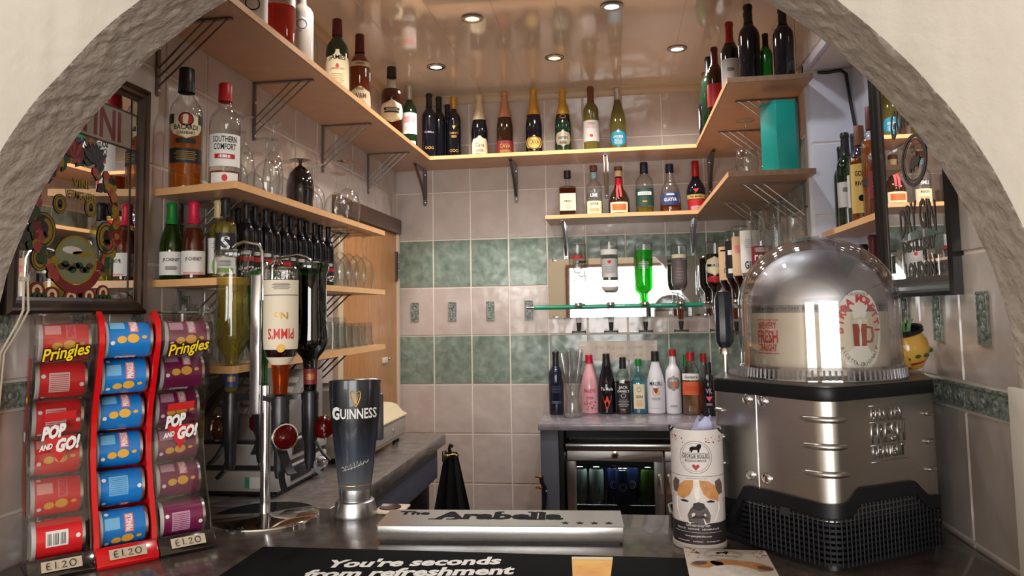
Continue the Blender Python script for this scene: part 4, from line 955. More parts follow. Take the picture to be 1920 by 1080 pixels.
# vase of plastic flutes
vs_ = thing('glass_vase', 'waisted clear glass vase in front of the black wine bottle, full of flutes', 'vase', (-.232, 3.655, CZ))
MB().lathe([(.0001, .004), (.034, .003), (.038, 0), (.041, .006), (.036, .05), (.031, .085), (.036, .13), (.049, .185), (.052, .2), (.049, .2), (.044, .18), (.030, .13), (.026, .085), (.030, .05), (.032, .02), (.0001, .018)], 28).obj('body', clearg, vs_)
flu = glass('flute_plastic', (.95, .96, .97), .7, .95, base=.14)
fnames = ['flute leaning furthest over the wine bottle in the glass vase', 'rear flute on the wine bottle side in the glass vase', 'rear flute on the pink bottle side in the glass vase', 'flute leaning over the pink bottle in the glass vase', 'front flute in the glass vase']
for k, (az, lean, lh) in enumerate([(PI*1.0, .14, .255), (PI*.6, .14, .265), (PI*.2, .14, .27), (-PI*.2, .135, .26), (-PI*.6, .14, .262)]):
    dx, dy = math.cos(az), math.sin(az)
    ft = thing('champagne_flute', fnames[k], 'flute', (-.232+dx*.008, 3.655+dy*.008, CZ+.0205), 0, 'flutes standing in the vase')
    ft.rotation_euler = Vector((0, 0, 1)).rotation_difference(Vector((dx*math.sin(lean), dy*math.sin(lean), math.cos(lean)))).to_euler()
    MB().lathe([(.0001, 0), (.0034, .0), (.0036, .004), (.003, .012), (.003, .125), (.006, .14), (.0125, .17), (.0165, .23), (.0155, lh+.03), (.0148, lh+.03), (.0155, .23), (.011, .17), (.0001, .145)], 14).obj('body', flu, ft)

# --- optics on the back rail and the right rail
def optic(label, x, y, R, H, prof, gl, fill, labs, z=1.600, rz=None, nozzle=True, m2=None):
    """bottle hanging upside down in an optic"""
    return bottle(label, (x, y, z), R, H, prof, gl, None, fill, labs, inv=True, rz=rz)
def measure(label, x, y, z=1.585, ax=(0, -1), mm=None):
    """spirit measure: clear chamber, black nozzle and crossbar"""
    t = thing('spirit_measure', label, 'optic', (x, y, z), face_cam(x, y), 'spirit measures on the rails')
    MB().lathe([(.0001, .030), (.013, .030), (.015, .024), (.017, .010), (.0175, 0), (.0165, -.004), (.014, -.05), (.011, -.062), (.0001, -.062)], 16).obj('chamber', glass('optic_chamber', (.85, .86, .86), .45, .8, base=.1), t)
    if mm: MB().lathe([(.0001, -.002), (.0145, -.004), (.012, -.048), (.0001, -.05)], 14).obj('drink', mm, t)
    MB().lathe([(.0001, .036), (.0195, .036), (.0205, .030), (.0195, .022), (.015, .022)], 16).obj('collar', chrome, t)
    MB().lathe([(.0001, -.060), (.0125, -.060), (.011, -.078), (.008, -.100), (.0001, -.100)], 14).obj('nozzle', black, t)
    MB().box(-.034, .034, -.016, -.006, -.108, -.100).box(-.034, -.028, -.020, -.004, -.112, -.098).box(.028, .034, -.020, -.004, -.112, -.098).obj('push_bar', black, t, bevel=.0015)
    return t
rail = thing('optic_rail', 'green tube rail with chrome ends across the back mirror', 'rail', (0, 3.735, 1.602))
MB().tube([(-.415, 0, 0), (.40, 0, 0)], .011, 14).obj('tube', mat('green_tube', rgb(24, 150, 112), .25, coat=.3), rail)
for a, b in ((-.455, -.405), (.39, .47)): MB().tube([(a, 0, 0), (b, 0, 0)], .0075, 12).obj('chrome_end', chrome, rail)
for x in (-.43, .43): MB().tube([(x, 0, 0), (x, BY-3.735-.0125, 0)], .006, 8).obj('bracket', chrome, rail)
rail2 = thing('optic_rail', 'chrome rail along the right wall carrying inverted spirit bottles', 'rail', (.575, 0, 1.602))
MB().tube([(.014, 2.42, 0), (-.066, 3.72, 0)], .008, 12).obj('tube', chrome, rail2)
for y in (2.56, 3.14): MB().tube([(.014-.0615*(y-2.42), y, 0), (RX-.575-.006, y, 0)], .006, 8).obj('bracket', chrome, rail2)
OY = 3.700
optic('clear inverted vodka bottle with a red banded label, leftmost on the back mirror rail', -.195, OY, .042, .312, 'tall', clearg, (water_l, .55), [dict(z0=.16, z1=.62, arc=140, m=glass('label_clear', (.8, .78, .76), .7, .3), text=[('#ring', .04, .05, .40, MATS['ink_grey']), ('#lines', .05, .05, .5, MATS['ink_grey']), ('#bar', .06, .014, .22, lab['red'])])])
optic('clear inverted gin bottle with a white label, second on the back mirror rail', -.040, OY, .042, .322, 'tall', clearg, (water_l, .7), [dict(z0=.28, z1=.56, arc=130, m='grey', text=[('#disc', .018, .018, .33, red_ink), ('#lines', .05, .03, .45, MATS['ink_grey'])]), dict(z0=.14, z1=.22, arc=150, m='white'), dict(z0=.70, z1=.76, arc=200, m='white')])
optic('inverted bottle of bright green liqueur on the back mirror rail', .125, OY, .043, .305, 'tall', clearg, (lime, .88), [dict(z0=.25, z1=.44, arc=130, m=glass('label_frost', (.75, .85, .78), .7, .3), text=[('#lines', .055, .03, .36, white_ink)])])
optic('inverted clear bottle with a grey label beside the green liqueur', .292, OY, .038, .29, 'spirit', clearg, (water_l, .4), [dict(z0=.25, z1=.72, arc=140, m=mat('label_smoke', rgb(104, 92, 92), .5), text=[('#lines', .04, .06, .5, MATS['ink_pale_rose'])]), dict(z0=.16, z1=.22, arc=120, m='cream')])
optic('inverted dark bottle with a cream oval label at the corner of the two rails', .458, OY-.01, .043, .30, 'spirit', clearg, (port, .80), [dict(z0=.24, z1=.54, arc=140, m='cream', oval=1, text=[('#bar', .08, .012, .38, lab['black']), ('RUM', .03, .012, .38, white_ink)]), dict(z0=.54, z1=.66, arc=120, m='red', oval=1)])
for x, q, mm in ((-.195, 'under the leftmost vodka bottle', water_l), (-.040, 'under the white labelled gin bottle', water_l), (.125, 'under the green liqueur', water_l), (.292, 'under the grey labelled bottle, holding amber drink', whisky), (.458, 'under the corner bottle, holding amber drink', whisky)): measure('spirit measure '+q, x, OY, mm=mm)
RXF = lambda y: .556-.0615*(y-2.42)
rlist = [(3.50, .038, .30, 'spirit', port, 'tan', 'inverted bottle with a tall tan label on the right rail, next to the corner', [('#bar', .06, .006, .2, ink), ('OLD', .03, .02, .5, ink), ('#ring', .018, .03, .4, ink)]),
         (3.36, .036, .315, 'spirit', port, 'black', 'inverted dark bottle with a black and white label on the right rail', [('#bar', .05, .02, .3, white_ink), ('#bar', .05, .02, .55, white_ink)]),
         (3.22, .036, .32, 'spirit', darkrum, 'tan', 'inverted bottle with an orange label on the right rail', [('#bar', .05, .03, .3, lab['pink'])]),
         (3.06, .037, .33, 'spirit', water_l, 'white', 'inverted bottle with a white label and black lettering on the right rail', [('GIN', .04, .03, .55, ink), ('#lines', .04, .03, .3, lab['blue'])]),
         (2.88, .037, .345, 'tall', water_l, 'dkred', 'inverted clear bottle with a dark red label reading red on the right rail', [('red', .05, .03, .51, white_ink), ('#lines', .05, .014, .44, white_ink)]),
         (2.68, .040, .335, 'square', water_l, None, 'large square shouldered clear inverted bottle on the right rail', []),
         (2.48, .034, .27, 'tall', water_l, None, 'inverted clear bottle at the near end of the right rail', [])]
SHORT = {3.50: 'tall tan labelled bottle', 3.36: 'black and white labelled bottle', 3.22: 'orange labelled bottle', 3.06: 'white labelled bottle', 2.88: 'red labelled bottle', 2.68: 'square shouldered bottle', 2.48: 'nearest clear bottle'}
for y, R, H, pf, fl, lm, lb_, tx in rlist:
    z0, z1 = (.40, .62) if lm == 'dkred' else (.14, .64)
    RXO = RXF(y)
    optic(lb_, RXO, y, R, H, pf, clearg, (fl, .72), [dict(z0=z0, z1=z1, arc=150, m=lm, text=tx)] if lm else [], rz=face_cam(RXO, y, -.05))
    measure('spirit measure under the '+SHORT[y]+' on the right rail', RXO, y, mm=whisky if fl is not water_l else water_l)
# --- niche
NZ = 1.830
bottle('small green wine bottle furthest back in the niche', (.752, 2.635, NZ), .026, .285, 'bordeaux', g_midgreen, ('black', .76, .08))
bottle('dark green bottle with a white label in the niche', (.745, 2.56, NZ), .030, .315, 'bordeaux', g_dkgreen, ('black', .76, .08), None, [dict(z0=.22, z1=.48, arc=150, m='grey', text=[('#lines', .03, .012, .4, ink)])])
bottle('dark bottle lettered in white behind the gold bottle in the niche', (.752, 2.485, NZ), .027, .295, 'bordeaux', g_dkgreen, ('navy', .76, .08), None, [dict(z0=.2, z1=.55, arc=150, m='grey', text=[('SS', .03, .03, .45, ink)])])
bottle('amber whisky bottle with a gold label in the niche', (.742, 2.405, NZ), .033, .30, 'spirit', clearg, ('brown', .80, .12), (amber, .66), [dict(z0=.1, z1=.60, arc=120, m='gold', text=[('GOLD', .035, .016, .5, ink), ('RIVER', .035, .014, .4, ink), ('#disc', .02, .02, .25, ink)])])
bottle('tall amber bottle with a maroon cap in the niche', (.752, 2.325, NZ), .031, .338, 'spirit', clearg, ('maroon', .80, .14), (amber, .7), [dict(z0=.30, z1=.36, arc=150, m='black')])
bottle('brown whisky bottle beside the black mirror frame in the niche', (.742, 2.245, NZ), .033, .26, 'spirit', clearg, ('brown', .80, .12), (whisky, .6), [dict(z0=.2, z1=.5, arc=120, m='dkred', text=[('#lines', .04, .02, .35, gold_ink)])])
bottle('dark bottle on the low niche shelf, further from the arch', (.745, 2.43, 1.518), .030, .25, 'bordeaux', g_navy, ('black', .76, .08), None, [dict(z0=.3, z1=.5, arc=150, m='white')])
bottle('dark red capped bottle on the low niche shelf, nearer the arch', (.745, 2.34, 1.518), .030, .27, 'bordeaux', g_brown, ('maroon', .70, .08))

# ------------------------------------------------------------------ left shelves: spirits, miniatures, glasses
SZ = 1.906
bottle('tall spiced rum bottle half full of amber at the mirror end of the stemware shelf', (-1.088, 1.775, SZ), .0405, .315, 'spirit', clearg, ('black', .80, .22), (amber, .56), [
    dict(z0=.40, z1=.70 if False else .62, arc=120, m='cream', oval=1, text=[('BACARDI', .058, .013, .49, ink), ('OAKHEART', .045, .008, .445, ink), ('#disc', .03, .03, .555, lab['red']), ('#ring', .036, .036, .555, ink)]),
    dict(z0=.20, z1=.32, arc=130, m='black', text=[('#lines', .055, .02, .26, gold_ink)]),
    dict(z0=.36, z1=.40, arc=70, m='black'), dict(z0=.52, z1=.60, arc=26, at=56, m='black'), dict(z0=.52, z1=.60, arc=26, at=-56, m='black')])
bottle('whiskey liqueur bottle with a white label and red cap beside the spiced rum', (-.992, 1.795, SZ), .0385, .275, 'spirit', clearg, ('red', .83, .12), (whisky, .16), [
    dict(z0=.20, z1=.50, arc=140, m='white', text=[('SOUTHERN', .060, .016, .45, ink), ('COMFORT', .055, .016, .38, ink), ('#bar', .05, .012, .29, lab['red']), ('#lines', .03, .006, .29, white_ink)]),
    dict(z0=.04, z1=.14, arc=110, m='white', text=[('#disc', .014, .018, .09, red_ink)])])
MZ = 1.676
bottle('small green wine bottle with a green capsule and white label by the pub mirror', (-1.118, 1.768, MZ), .0275, .196, 'burgundy', g_green, ('green', .72, .10), (straw, .62), [dict(z0=.06, z1=.36, arc=150, m='white', text=[('JP.CHENET', .04, .011, .25, ink), ('#lines', .03, .008, .15, MATS['ink_grey'])])])
bottle('small rose wine bottle with a pink capsule and white label', (-1.056, 1.765, MZ), .0285, .196, 'burgundy', clearg, ('pink', .72, .10), (rose, .66), [dict(z0=.06, z1=.36, arc=150, m='white', text=[('JP.CHENET', .04, .011, .25, ink), ('#bar', .05, .004, .08, lab['pink'])])])
bottle('small white wine bottle with a gold cap and green and white label', (-1.018, 1.815, MZ), .025, .205, 'bordeaux', clearg, ('orangebrown', .78, .1), (straw, .7), [dict(z0=.08, z1=.52, arc=150, m='white', text=[('#disc', .03, .05, .17, lab['apple']), ('#lines', .03, .02, .42, MATS['ink_grey'])])])
bottle('small white wine bottle with a black cap and black label lettered S', (-.976, 1.775, MZ), .027, .204, 'bordeaux', clearg, ('black', .78, .1), (straw, .7), [dict(z0=.28, z1=.56, arc=120, m='black', text=[('S', .022, .036, .43, white_ink)]), dict(z0=.06, z1=.26, arc=120, m='white', text=[('#lines', .03, .012, .19, MATS['ink_grey']), ('#bar', .04, .012, .10, lab['apple'])])])
mini_group = 'miniature black wine bottles on the left shelf'
mini = bottle('first miniature black wine bottle of the front row, beside the S labelled bottle', (-.972, 1.875, MZ), .0195, .205, 'bordeaux', g_black, ('black', .74, .08), None, [dict(z0=.05, z1=.42, arc=170, m='black', text=[('#bar', .05, .012, .28, lab['red']), ('#dots', .045, .02, .13, white_ink), ('#lines', .03, .008, .36, white_ink)])], rz=.45, group=mini_group, name='wine_miniature', n=16)
for k in range(1, 11): dup(mini, (-.972-.004*(k % 2), 1.875+.057*k, MZ), .45, ORD[k]+' miniature black wine bottle of the front row, counted from the S labelled bottle')
for k in range(10): dup(mini, (-1.035-.004*(k % 2), 1.90+.057*k, MZ), .45, ORD[k]+' miniature black wine bottle of the rear row, counted from the S labelled bottle')

def revolve_glass(nm, label, cat, pos, prof, parts, group=None, tilt=0, n=24, m=None):
    t = thing(nm, label, cat, pos, 0, group)
    for pn, (a, b) in parts.items(): MB().lathe(prof[a:b], n).obj(pn, m or clearg, t)
    return t
def wine_profile(R, H, stem, thin=.0035, bowl_in=.82):
    """upturned: rim at z 0, bowl, stem, foot on top"""
    b = H-stem
    return [(R*bowl_in-.001, .0), (R*bowl_in, .0), (R*.93, b*.22), (R, b*.45), (R*.97, b*.62), (R*.78, b*.84), (R*.4, b*.97), (thin*1.6, b+.004), (thin, b+.014), (thin, H-.012), (thin*1.8, H-.006), (R*.55, H-.003), (R*.82, H-.0015), (R*.82, H), (.0001, H+.0005)]
GP = {'bowl': (0, 8), 'stem': (7, 11), 'foot': (10, 15)}
def upturned(label, pos, R, H, stem, group=None, bowl_in=.82, m=None, nm='wine_glass', cat='wine glass'):
    return revolve_glass(nm, label, cat, pos, wine_profile(R, H, stem, bowl_in=bowl_in), GP, group, m=m)
gg = 'upturned glasses on the stemware shelf'
upturned('upturned small goblet right behind the red capped liqueur bottle', (-1.035, 1.93, SZ), .034, .185, .085, gg)
upturned('tallest upturned flute on the stemware shelf, foot in front of the second wire bracket', (-1.06, 2.03, SZ), .029, .255, .09, gg, bowl_in=.8, nm='champagne_flute', cat='flute')
upturned('upturned flute in front on the stemware shelf, left of the smoked goblet', (-.985, 2.055, SZ), .029, .238, .085, gg, bowl_in=.8, nm='champagne_flute', cat='flute')
upturned('low upturned goblet at the front edge of the stemware shelf near the red capped bottle', (-.955, 1.955, SZ), .036, .165, .06, gg)
upturned('low upturned goblet at the back of the stemware shelf between the flutes', (-1.09, 2.14, SZ), .036, .17, .06, gg)
upturned('smoked grey goblet upturned in the middle of the stemware shelf', (-.985, 2.245, SZ), .043, .165, .02, None, bowl_in=.96, m=glass('smoked_glass', (.14, .13, .13), .4, .9, base=.12), nm='goblet', cat='goblet')
upturned('clear upturned goblet behind the smoked goblet', (-1.075, 2.30, SZ), .042, .175, .05, gg)
upturned('upturned wine glass next after the smoked goblet on the stemware shelf', (-1.005, 2.40, SZ), .039, .185, .075, gg)
upturned('upturned wine glass in front, third after the smoked goblet', (-.975, 2.525, SZ), .041, .172, .07, gg)
upturned('upturned wine glass at the back of the stemware shelf by the third wire bracket', (-1.08, 2.56, SZ), .041, .20, .08, gg)
upturned('large round upturned wine glass last on the stemware shelf, nearest the door', (-.985, 2.665, SZ), .048, .245, .105, gg)
wg = upturned('balloon wine glass next to the last front row wine miniature', (-.965, 2.535, MZ), .038, .208, .085, 'balloon wine glasses on the miniature wine shelf')
for (x, y), q in zip(((-.965, 2.62), (-.965, 2.705), (-.965, 2.79), (-1.055, 2.56), (-1.055, 2.645), (-1.055, 2.73), (-1.055, 2.81)), ('second of the front row, counted from the wine miniatures', 'third of the front row, counted from the wine miniatures', 'last of the front row, nearest the door', 'first of the rear row, behind the wine miniatures', 'second of the rear row', 'third of the rear row', 'last of the rear row, nearest the door')): dup(wg, (x, y, MZ), None, 'upturned balloon wine glass, '+q)
TZ = 1.466
tp = [(.029, 0), (.031, .0), (.0325, .004), (.0325, .09), (.031, .098), (.027, .1), (.0001, .1)]
def tumbler(label, pos, R, H, group):
    t = thing('tumbler', label, 'tumbler', pos, 0, group)
    MB().lathe([(R*.93, 0), (R, 0), (R*1.0, H*.04), (R*.88, H*.95), (R*.82, H), (.0001, H)], 20).obj('wall', clearg, t)
    MB().lathe([(R*.93, .001), (R*.82, H*.84), (.0001, H*.86)], 20).obj('base', clearg, t)
    for k in range(10):
        a = 2*PI*k/10
    return t
t1 = tumbler('tall upturned tumbler on the lowest left shelf, front one furthest from the door', (-.965, 2.47, TZ), .026, .108, 'tall upturned tumblers on the lowest left shelf')
for (x, y), q in zip(((-.965, 2.535), (-1.03, 2.50), (-1.03, 2.565)), ('front one beside the short tumblers', 'behind the first tall one', 'behind the second tall one')): dup(t1, (x, y, TZ), None, 'tall upturned tumbler on the lowest left shelf, '+q)
t2 = tumbler('short upturned tumbler in front beside the tall tumblers on the lowest left shelf', (-.965, 2.60, TZ), .029, .085, 'short upturned tumblers on the lowest left shelf')
for (x, y), q in zip(((-.965, 2.67), (-.965, 2.74), (-.965, 2.81), (-1.035, 2.64), (-1.035, 2.71), (-1.035, 2.78)), ('second in front', 'third in front', 'last in front, nearest the door', 'first at the back', 'second at the back', 'last at the back, nearest the door')): dup(t2, (x, y, TZ), None, 'short upturned tumbler on the lowest left shelf, '+q)
t3 = tumbler('upturned highball glass at the mirror end of the lowest shelf, closest to the wall', (-1.10, 1.80, TZ), .031, .150, 'highball glasses at the mirror end of the lowest left shelf')
for (x, y), q in zip(((-1.03, 1.785), (-.96, 1.79), (-1.09, 1.925), (-1.02, 1.92), (-.95, 1.925), (-1.08, 1.995), (-1.01, 1.995)), ('middle of the first row', 'front corner of the first row', 'wall side of the second row', 'middle of the second row', 'front edge of the second row', 'wall side of the third row', 'outer one of the third row')): dup(t3, (x, y, TZ), None, 'upturned highball glass on the lowest left shelf, '+q)

# ------------------------------------------------------------------ right shelf: teal box, glasses
tbx = thing('gift_box', 'teal six sided gift box standing on the right shelf', 'box', (.566, 2.668, 2.040))
hexa = [(.0665*math.cos(PI/3*k+.16), .0665*math.sin(PI/3*k+.16)) for k in range(6)]
MB().prism(hexa, .003, .2395, ax='z').obj('box', mat('teal_card', rgb(0, 136, 128), .35, c2=rgb(4, 142, 132), scale=10), tbx, bevel=.0012)
MB().prism([(x*.97, y*.97) for x, y in hexa], 0, .003, ax='z').obj('base', black, tbx)
MB().prism([(x*1.01, y*1.01) for x, y in hexa], .232, .2415, ax='z').obj('lid', MATS['teal_card'], tbx, bevel=.001)
upturned('upturned wine glass standing beside the teal gift box', (.47, 2.77, 2.04), .040, .215, .09, 'upturned glasses on the right shelf')
upturned('lower upturned wine glass behind the others on the right shelf', (.475, 3.02, 2.04), .040, .165, .07, 'upturned glasses on the right shelf')
upturned('upturned wine glass close to the wall behind the teal gift box', (.575, 2.90, 2.04), .040, .20, .09, 'upturned glasses on the right shelf')

# cable in the niche, white cord by the pub mirror
cb = MB().tube([(.70, 2.672, 2.386), (.735, 2.668, 2.384), (.775, 2.665, 2.388), (.788, 2.655, 2.372), (.790, 2.64, 2.30), (.792, 2.60, 2.18), (.800, 2.57, 2.06), (.803, 2.56, 1.84)], .006, 8).obj('power_cable', black)
tag(cb, 'black power cable running along the top of the niche and down its corner', 'cable')
o = thing('pull_cord', 'thin cream twin cord hanging at the arch side corner of the pub mirror', 'cord', (0, 0, 0))
for dy in (0, .009):
    MB().tube([(-1.118, 1.292+dy, 1.66), (-1.117, 1.292+dy*1.4, 1.60), (-1.128, 1.288+dy*1.2, 1.57), (-1.147, 1.275+dy, 1.52), (-1.149, 1.268+dy*.6, 1.35), (-1.149, 1.266+dy*.6, 1.121)], .0022, 8).obj('cord', mat('cord_cream', rgb(206, 194, 172), .6), o)
MB().box(-1.124, -1.116, 1.288, 1.306, 1.655, 1.664).obj('clip', MATS['cord_cream'], o, bevel=.002)

# ledge with miniatures on the right wall
lg = thing('wall_ledge', 'small white ledge on the right wall below the optics', 'ledge', (0, 0, 0))
MB().box(.575, RX-.006, 3.30, 3.80, 1.300, 1.314).obj('board', white, lg, bevel=.002)
MB().box(RX-.02, RX-.006, 3.34, 3.36, 1.24, 1.30).obj('bracket', white, lg); MB().box(RX-.02, RX-.006, 3.72, 3.74, 1.24, 1.30).obj('bracket', white, lg)
bottle('tiny brass coloured bottle on the small white ledge', (.605, 3.71, 1.314), .022, .095, 'slope', mat('brassy_glass', rgb(150, 112, 50), .25, .4), ('gold', .8, .1))
bottle('tiny dark blue bottle on the small white ledge', (.618, 3.58, 1.314), .022, .10, 'slope', g_navy, ('navy', .8, .1))

# ------------------------------------------------------------------ crisp tube racks
smoke = glass('smoky_plastic', (.84, .82, .81), .6, .8, rough=.09, base=.10)
redp = mat('red_plastic', rgb(214, 16, 22), .18, coat=.5)
yel = mat('print_yellow', rgb(246, 214, 30), .5)
chip = mat('print_chip', rgb(232, 176, 66), .5)
tube_mats = {'red': mat('tube_red', rgb(222, 34, 40), .32, coat=.4), 'blue': mat('tube_blue', rgb(24, 124, 204), .32, coat=.4), 'purple': mat('tube_purple', rgb(122, 30, 78), .32, coat=.4)}
pale = {'red': mat('print_pale_red', rgb(236, 160, 156), .5), 'blue': mat('print_pale_blue', rgb(120, 184, 224), .5), 'purple': mat('print_pale_purple', rgb(200, 150, 176), .5)}
silver = mat('tin_silver', (.68, .67, .66), .28, 1.0)
ZC = [.419, .347, .272, .197, .125, .055]
SO = [.016, -.014, -.046, -.052, -.028, .008]
def s_off(z):
    pts = [(0, .012)]+[(ZC[k], SO[k]) for k in range(5, -1, -1)]+[(.47, .0)]
    for (z0, a), (z1, b) in zip(pts[:-1], pts[1:]):
        if z0 <= z <= z1:
            t = (z-z0)/(z1-z0); t = t*t*(3-2*t) if False else t
            return a+(b-a)*t
    return pts[-1][1]
def front(z): return s_off(z)+.041
def back(z): return s_off(z)-.042
RZ = math.radians(46)
ordn = ['top', 'second', 'third', 'fourth', 'fifth', 'bottom']
def rack(kind, cx, cy, panel_m, frame_red, label):
    t = thing('crisp_rack', label, 'rack', (cx, cy, BT), RZ)
    HW = .050
    zs = [.012+.44*k/24 for k in range(25)]
    for s in (-1, 1):
        poly = [(-front(z), z) for z in zs]+[(-.030, .466), (.0, .472), (.03, .462)]+[(-back(z), z) for z in reversed(zs)]
        MB().prism(poly, s*HW-.0015, s*HW+.0015, ax='x').obj('side_panel', panel_m, t, smooth=25)
        if frame_red:
            pts = [(s*HW, -front(z)-.002, z) for z in zs]+[(s*HW, -.034, .462), (s*HW, -.012, .472)]
            MB().strip(pts, (.0095, 0, 0), .009).obj('front_rail', redp, t, smooth=50)
    # back panel
    mb = MB(); q = [(-back(z), z) for z in zs]
    mb.add([(s*HW, y, z) for y, z in q for s in (-1, 1)], [(2*i, 2*i+1, 2*i+3, 2*i+2) for i in range(len(q)-1)])
    mb.obj('back_panel', panel_m, t)
    # base tray with a sloping lip
    MB().prism([(.048, 0), (-.085, 0), (-.088, .008), (-.062, .034), (-.056, .034), (-.056, .010), (.048, .010)], -.053, .053, ax='x').obj('base_tray', redp if frame_red else smoke, t, bevel=.002)
    pl = flat((0, -.0770, .0215), (1, 0, 0), (0, .68, .72))
    tk = MB(); tk.add([pl(-.032, -.010)+Vector((0, -.001, .001)), pl(.032, -.010)+Vector((0, -.001, .001)), pl(.032, .011)+Vector((0, -.001, .001)), pl(-.032, .011)+Vector((0, -.001, .001))], [(0, 1, 2, 3)])
    tk = tk.obj('price_ticket', paper_cream if False else mat('ticket_card', rgb(206, 190, 168), .7), t)
    def stroke(pts): return [pl(a, b)+Vector((0, -.0018, .0018)) for a, b in pts]
    mb = MB()
    mb.tube(stroke([(-.018, .006), (-.023, .006), (-.024, 0), (-.023, -.006), (-.017, -.006)]), .0007, 5); mb.tube(stroke([(-.024, 0), (-.018, .0005)]), .0007, 5)
    mb.tube(stroke([(-.010, .007), (-.010, -.006)]), .0007, 5); mb.tube(stroke([(-.006, -.006), (-.0055, -.0055)]), .0008, 5)
    mb.tube(stroke([(.0, .004), (.003, .006), (.006, .004), (.005, 0), (0, -.006), (.008, -.006)]), .0007, 5)
    mb.tube(stroke([(.017+.005*math.cos(a), .0065*math.sin(a)) for a in [2*PI*k/12 for k in range(13)]]), .0007, 5)
    mb.obj('handwriting', ink, tk)
    # clear front cover over the upper tubes
    if not frame_red:
        zc = [z for z in zs if z > .085]
        pts = [(-front(z)-.004, z) for z in zc]+[(-.034, .464), (-.010, .474), (.02, .470)]
        mb = MB(); nx = 9
        vs = [(HW*1.0*(i/(nx-1)*2-1), y-.004*(1-(i/(nx-1)*2-1)**2), z) for y, z in pts for i in range(nx)]
        mb.add(vs, [(j*nx+i, j*nx+i+1, (j+1)*nx+i+1, (j+1)*nx+i) for j in range(len(pts)-1) for i in range(nx-1)])
        mb.obj('front_cover', smoke, t)
        cz = .402; yf = -front(cz)-.0105
        def P(z0, g): return lambda x, y: Vector((x, -front(z0+y)-.0095-g, z0+y))
        def tilt(f): return lambda x, y: f(x, y+.16*x)
        mb = MB(); text_mb(mb, 'Pringles', .080, .034, tilt(P(.398, 0)), bold=.09, shear=.15); mb.obj('logo_outline', ink, t)  # black printed outline behind the yellow letters
        mb = MB(); text_mb(mb, 'Pringles', .076, .030, tilt(P(.398, .001)), bold=.02, shear=.15); mb.obj('logo_lettering', yel, t)
        f = P(.225, 0)
        MB().add([f(-.026, .060), f(.026, .064), f(.026, .048), f(-.026, .044)], [(0, 1, 2, 3)]).obj('arrow_bar', red_ink, t)
        MB().add([f(-.028, .016), f(.0, .016), f(.028, .016), f(.014, -.010), f(.001, -.034), f(-.013, -.010)], [tuple(range(6))]).obj('arrow_tip', red_ink, t)
        mb = MB(); f1 = tilt(P(.236, .004))
        text_mb(mb, 'POP', .040, .026, lambda x, y: f1(x-.010, y+.016), bold=.06, shear=.2); text_mb(mb, 'AND', .022, .011, lambda x, y: f1(x-.022, y-.010), bold=.05, shear=.2); text_mb(mb, 'GO!', .040, .027, lambda x, y: f1(x+.014, y-.012), bold=.06, shear=.2)
        mb.obj('slogan_lettering', white_ink, t)
        # printed strip on the outer side panel
        zz = [.10+.29*k/12 for k in range(13)]
        mb = MB(); mb.add([(-HW-.0019, -(front(z)-.012 if j else back(z)+.03), z) for z in zz for j in (0, 1)], [(2*i, 2*i+1, 2*i+3, 2*i+2) for i in range(12)]); mb.obj('side_print', mat('side_print_red', rgb(150, 34, 36), .5), t)
        mb = MB(); sp = lambda z0: (lambda x, y: Vector((-HW-.0024, -(s_off(z0)+.008)-x, z0+y)))
        text_mb(mb, 'POP&GO!', .026, .02, lambda x, y: sp(.24)(-x, y), bold=.05); mb.obj('side_lettering', white_ink, t)
        mb = MB(); text_mb(mb, 'Pringles', .026, .016, lambda x, y: sp(.31)(-x, y), bold=.05); mb.obj('side_logo', yel, t)
    return t
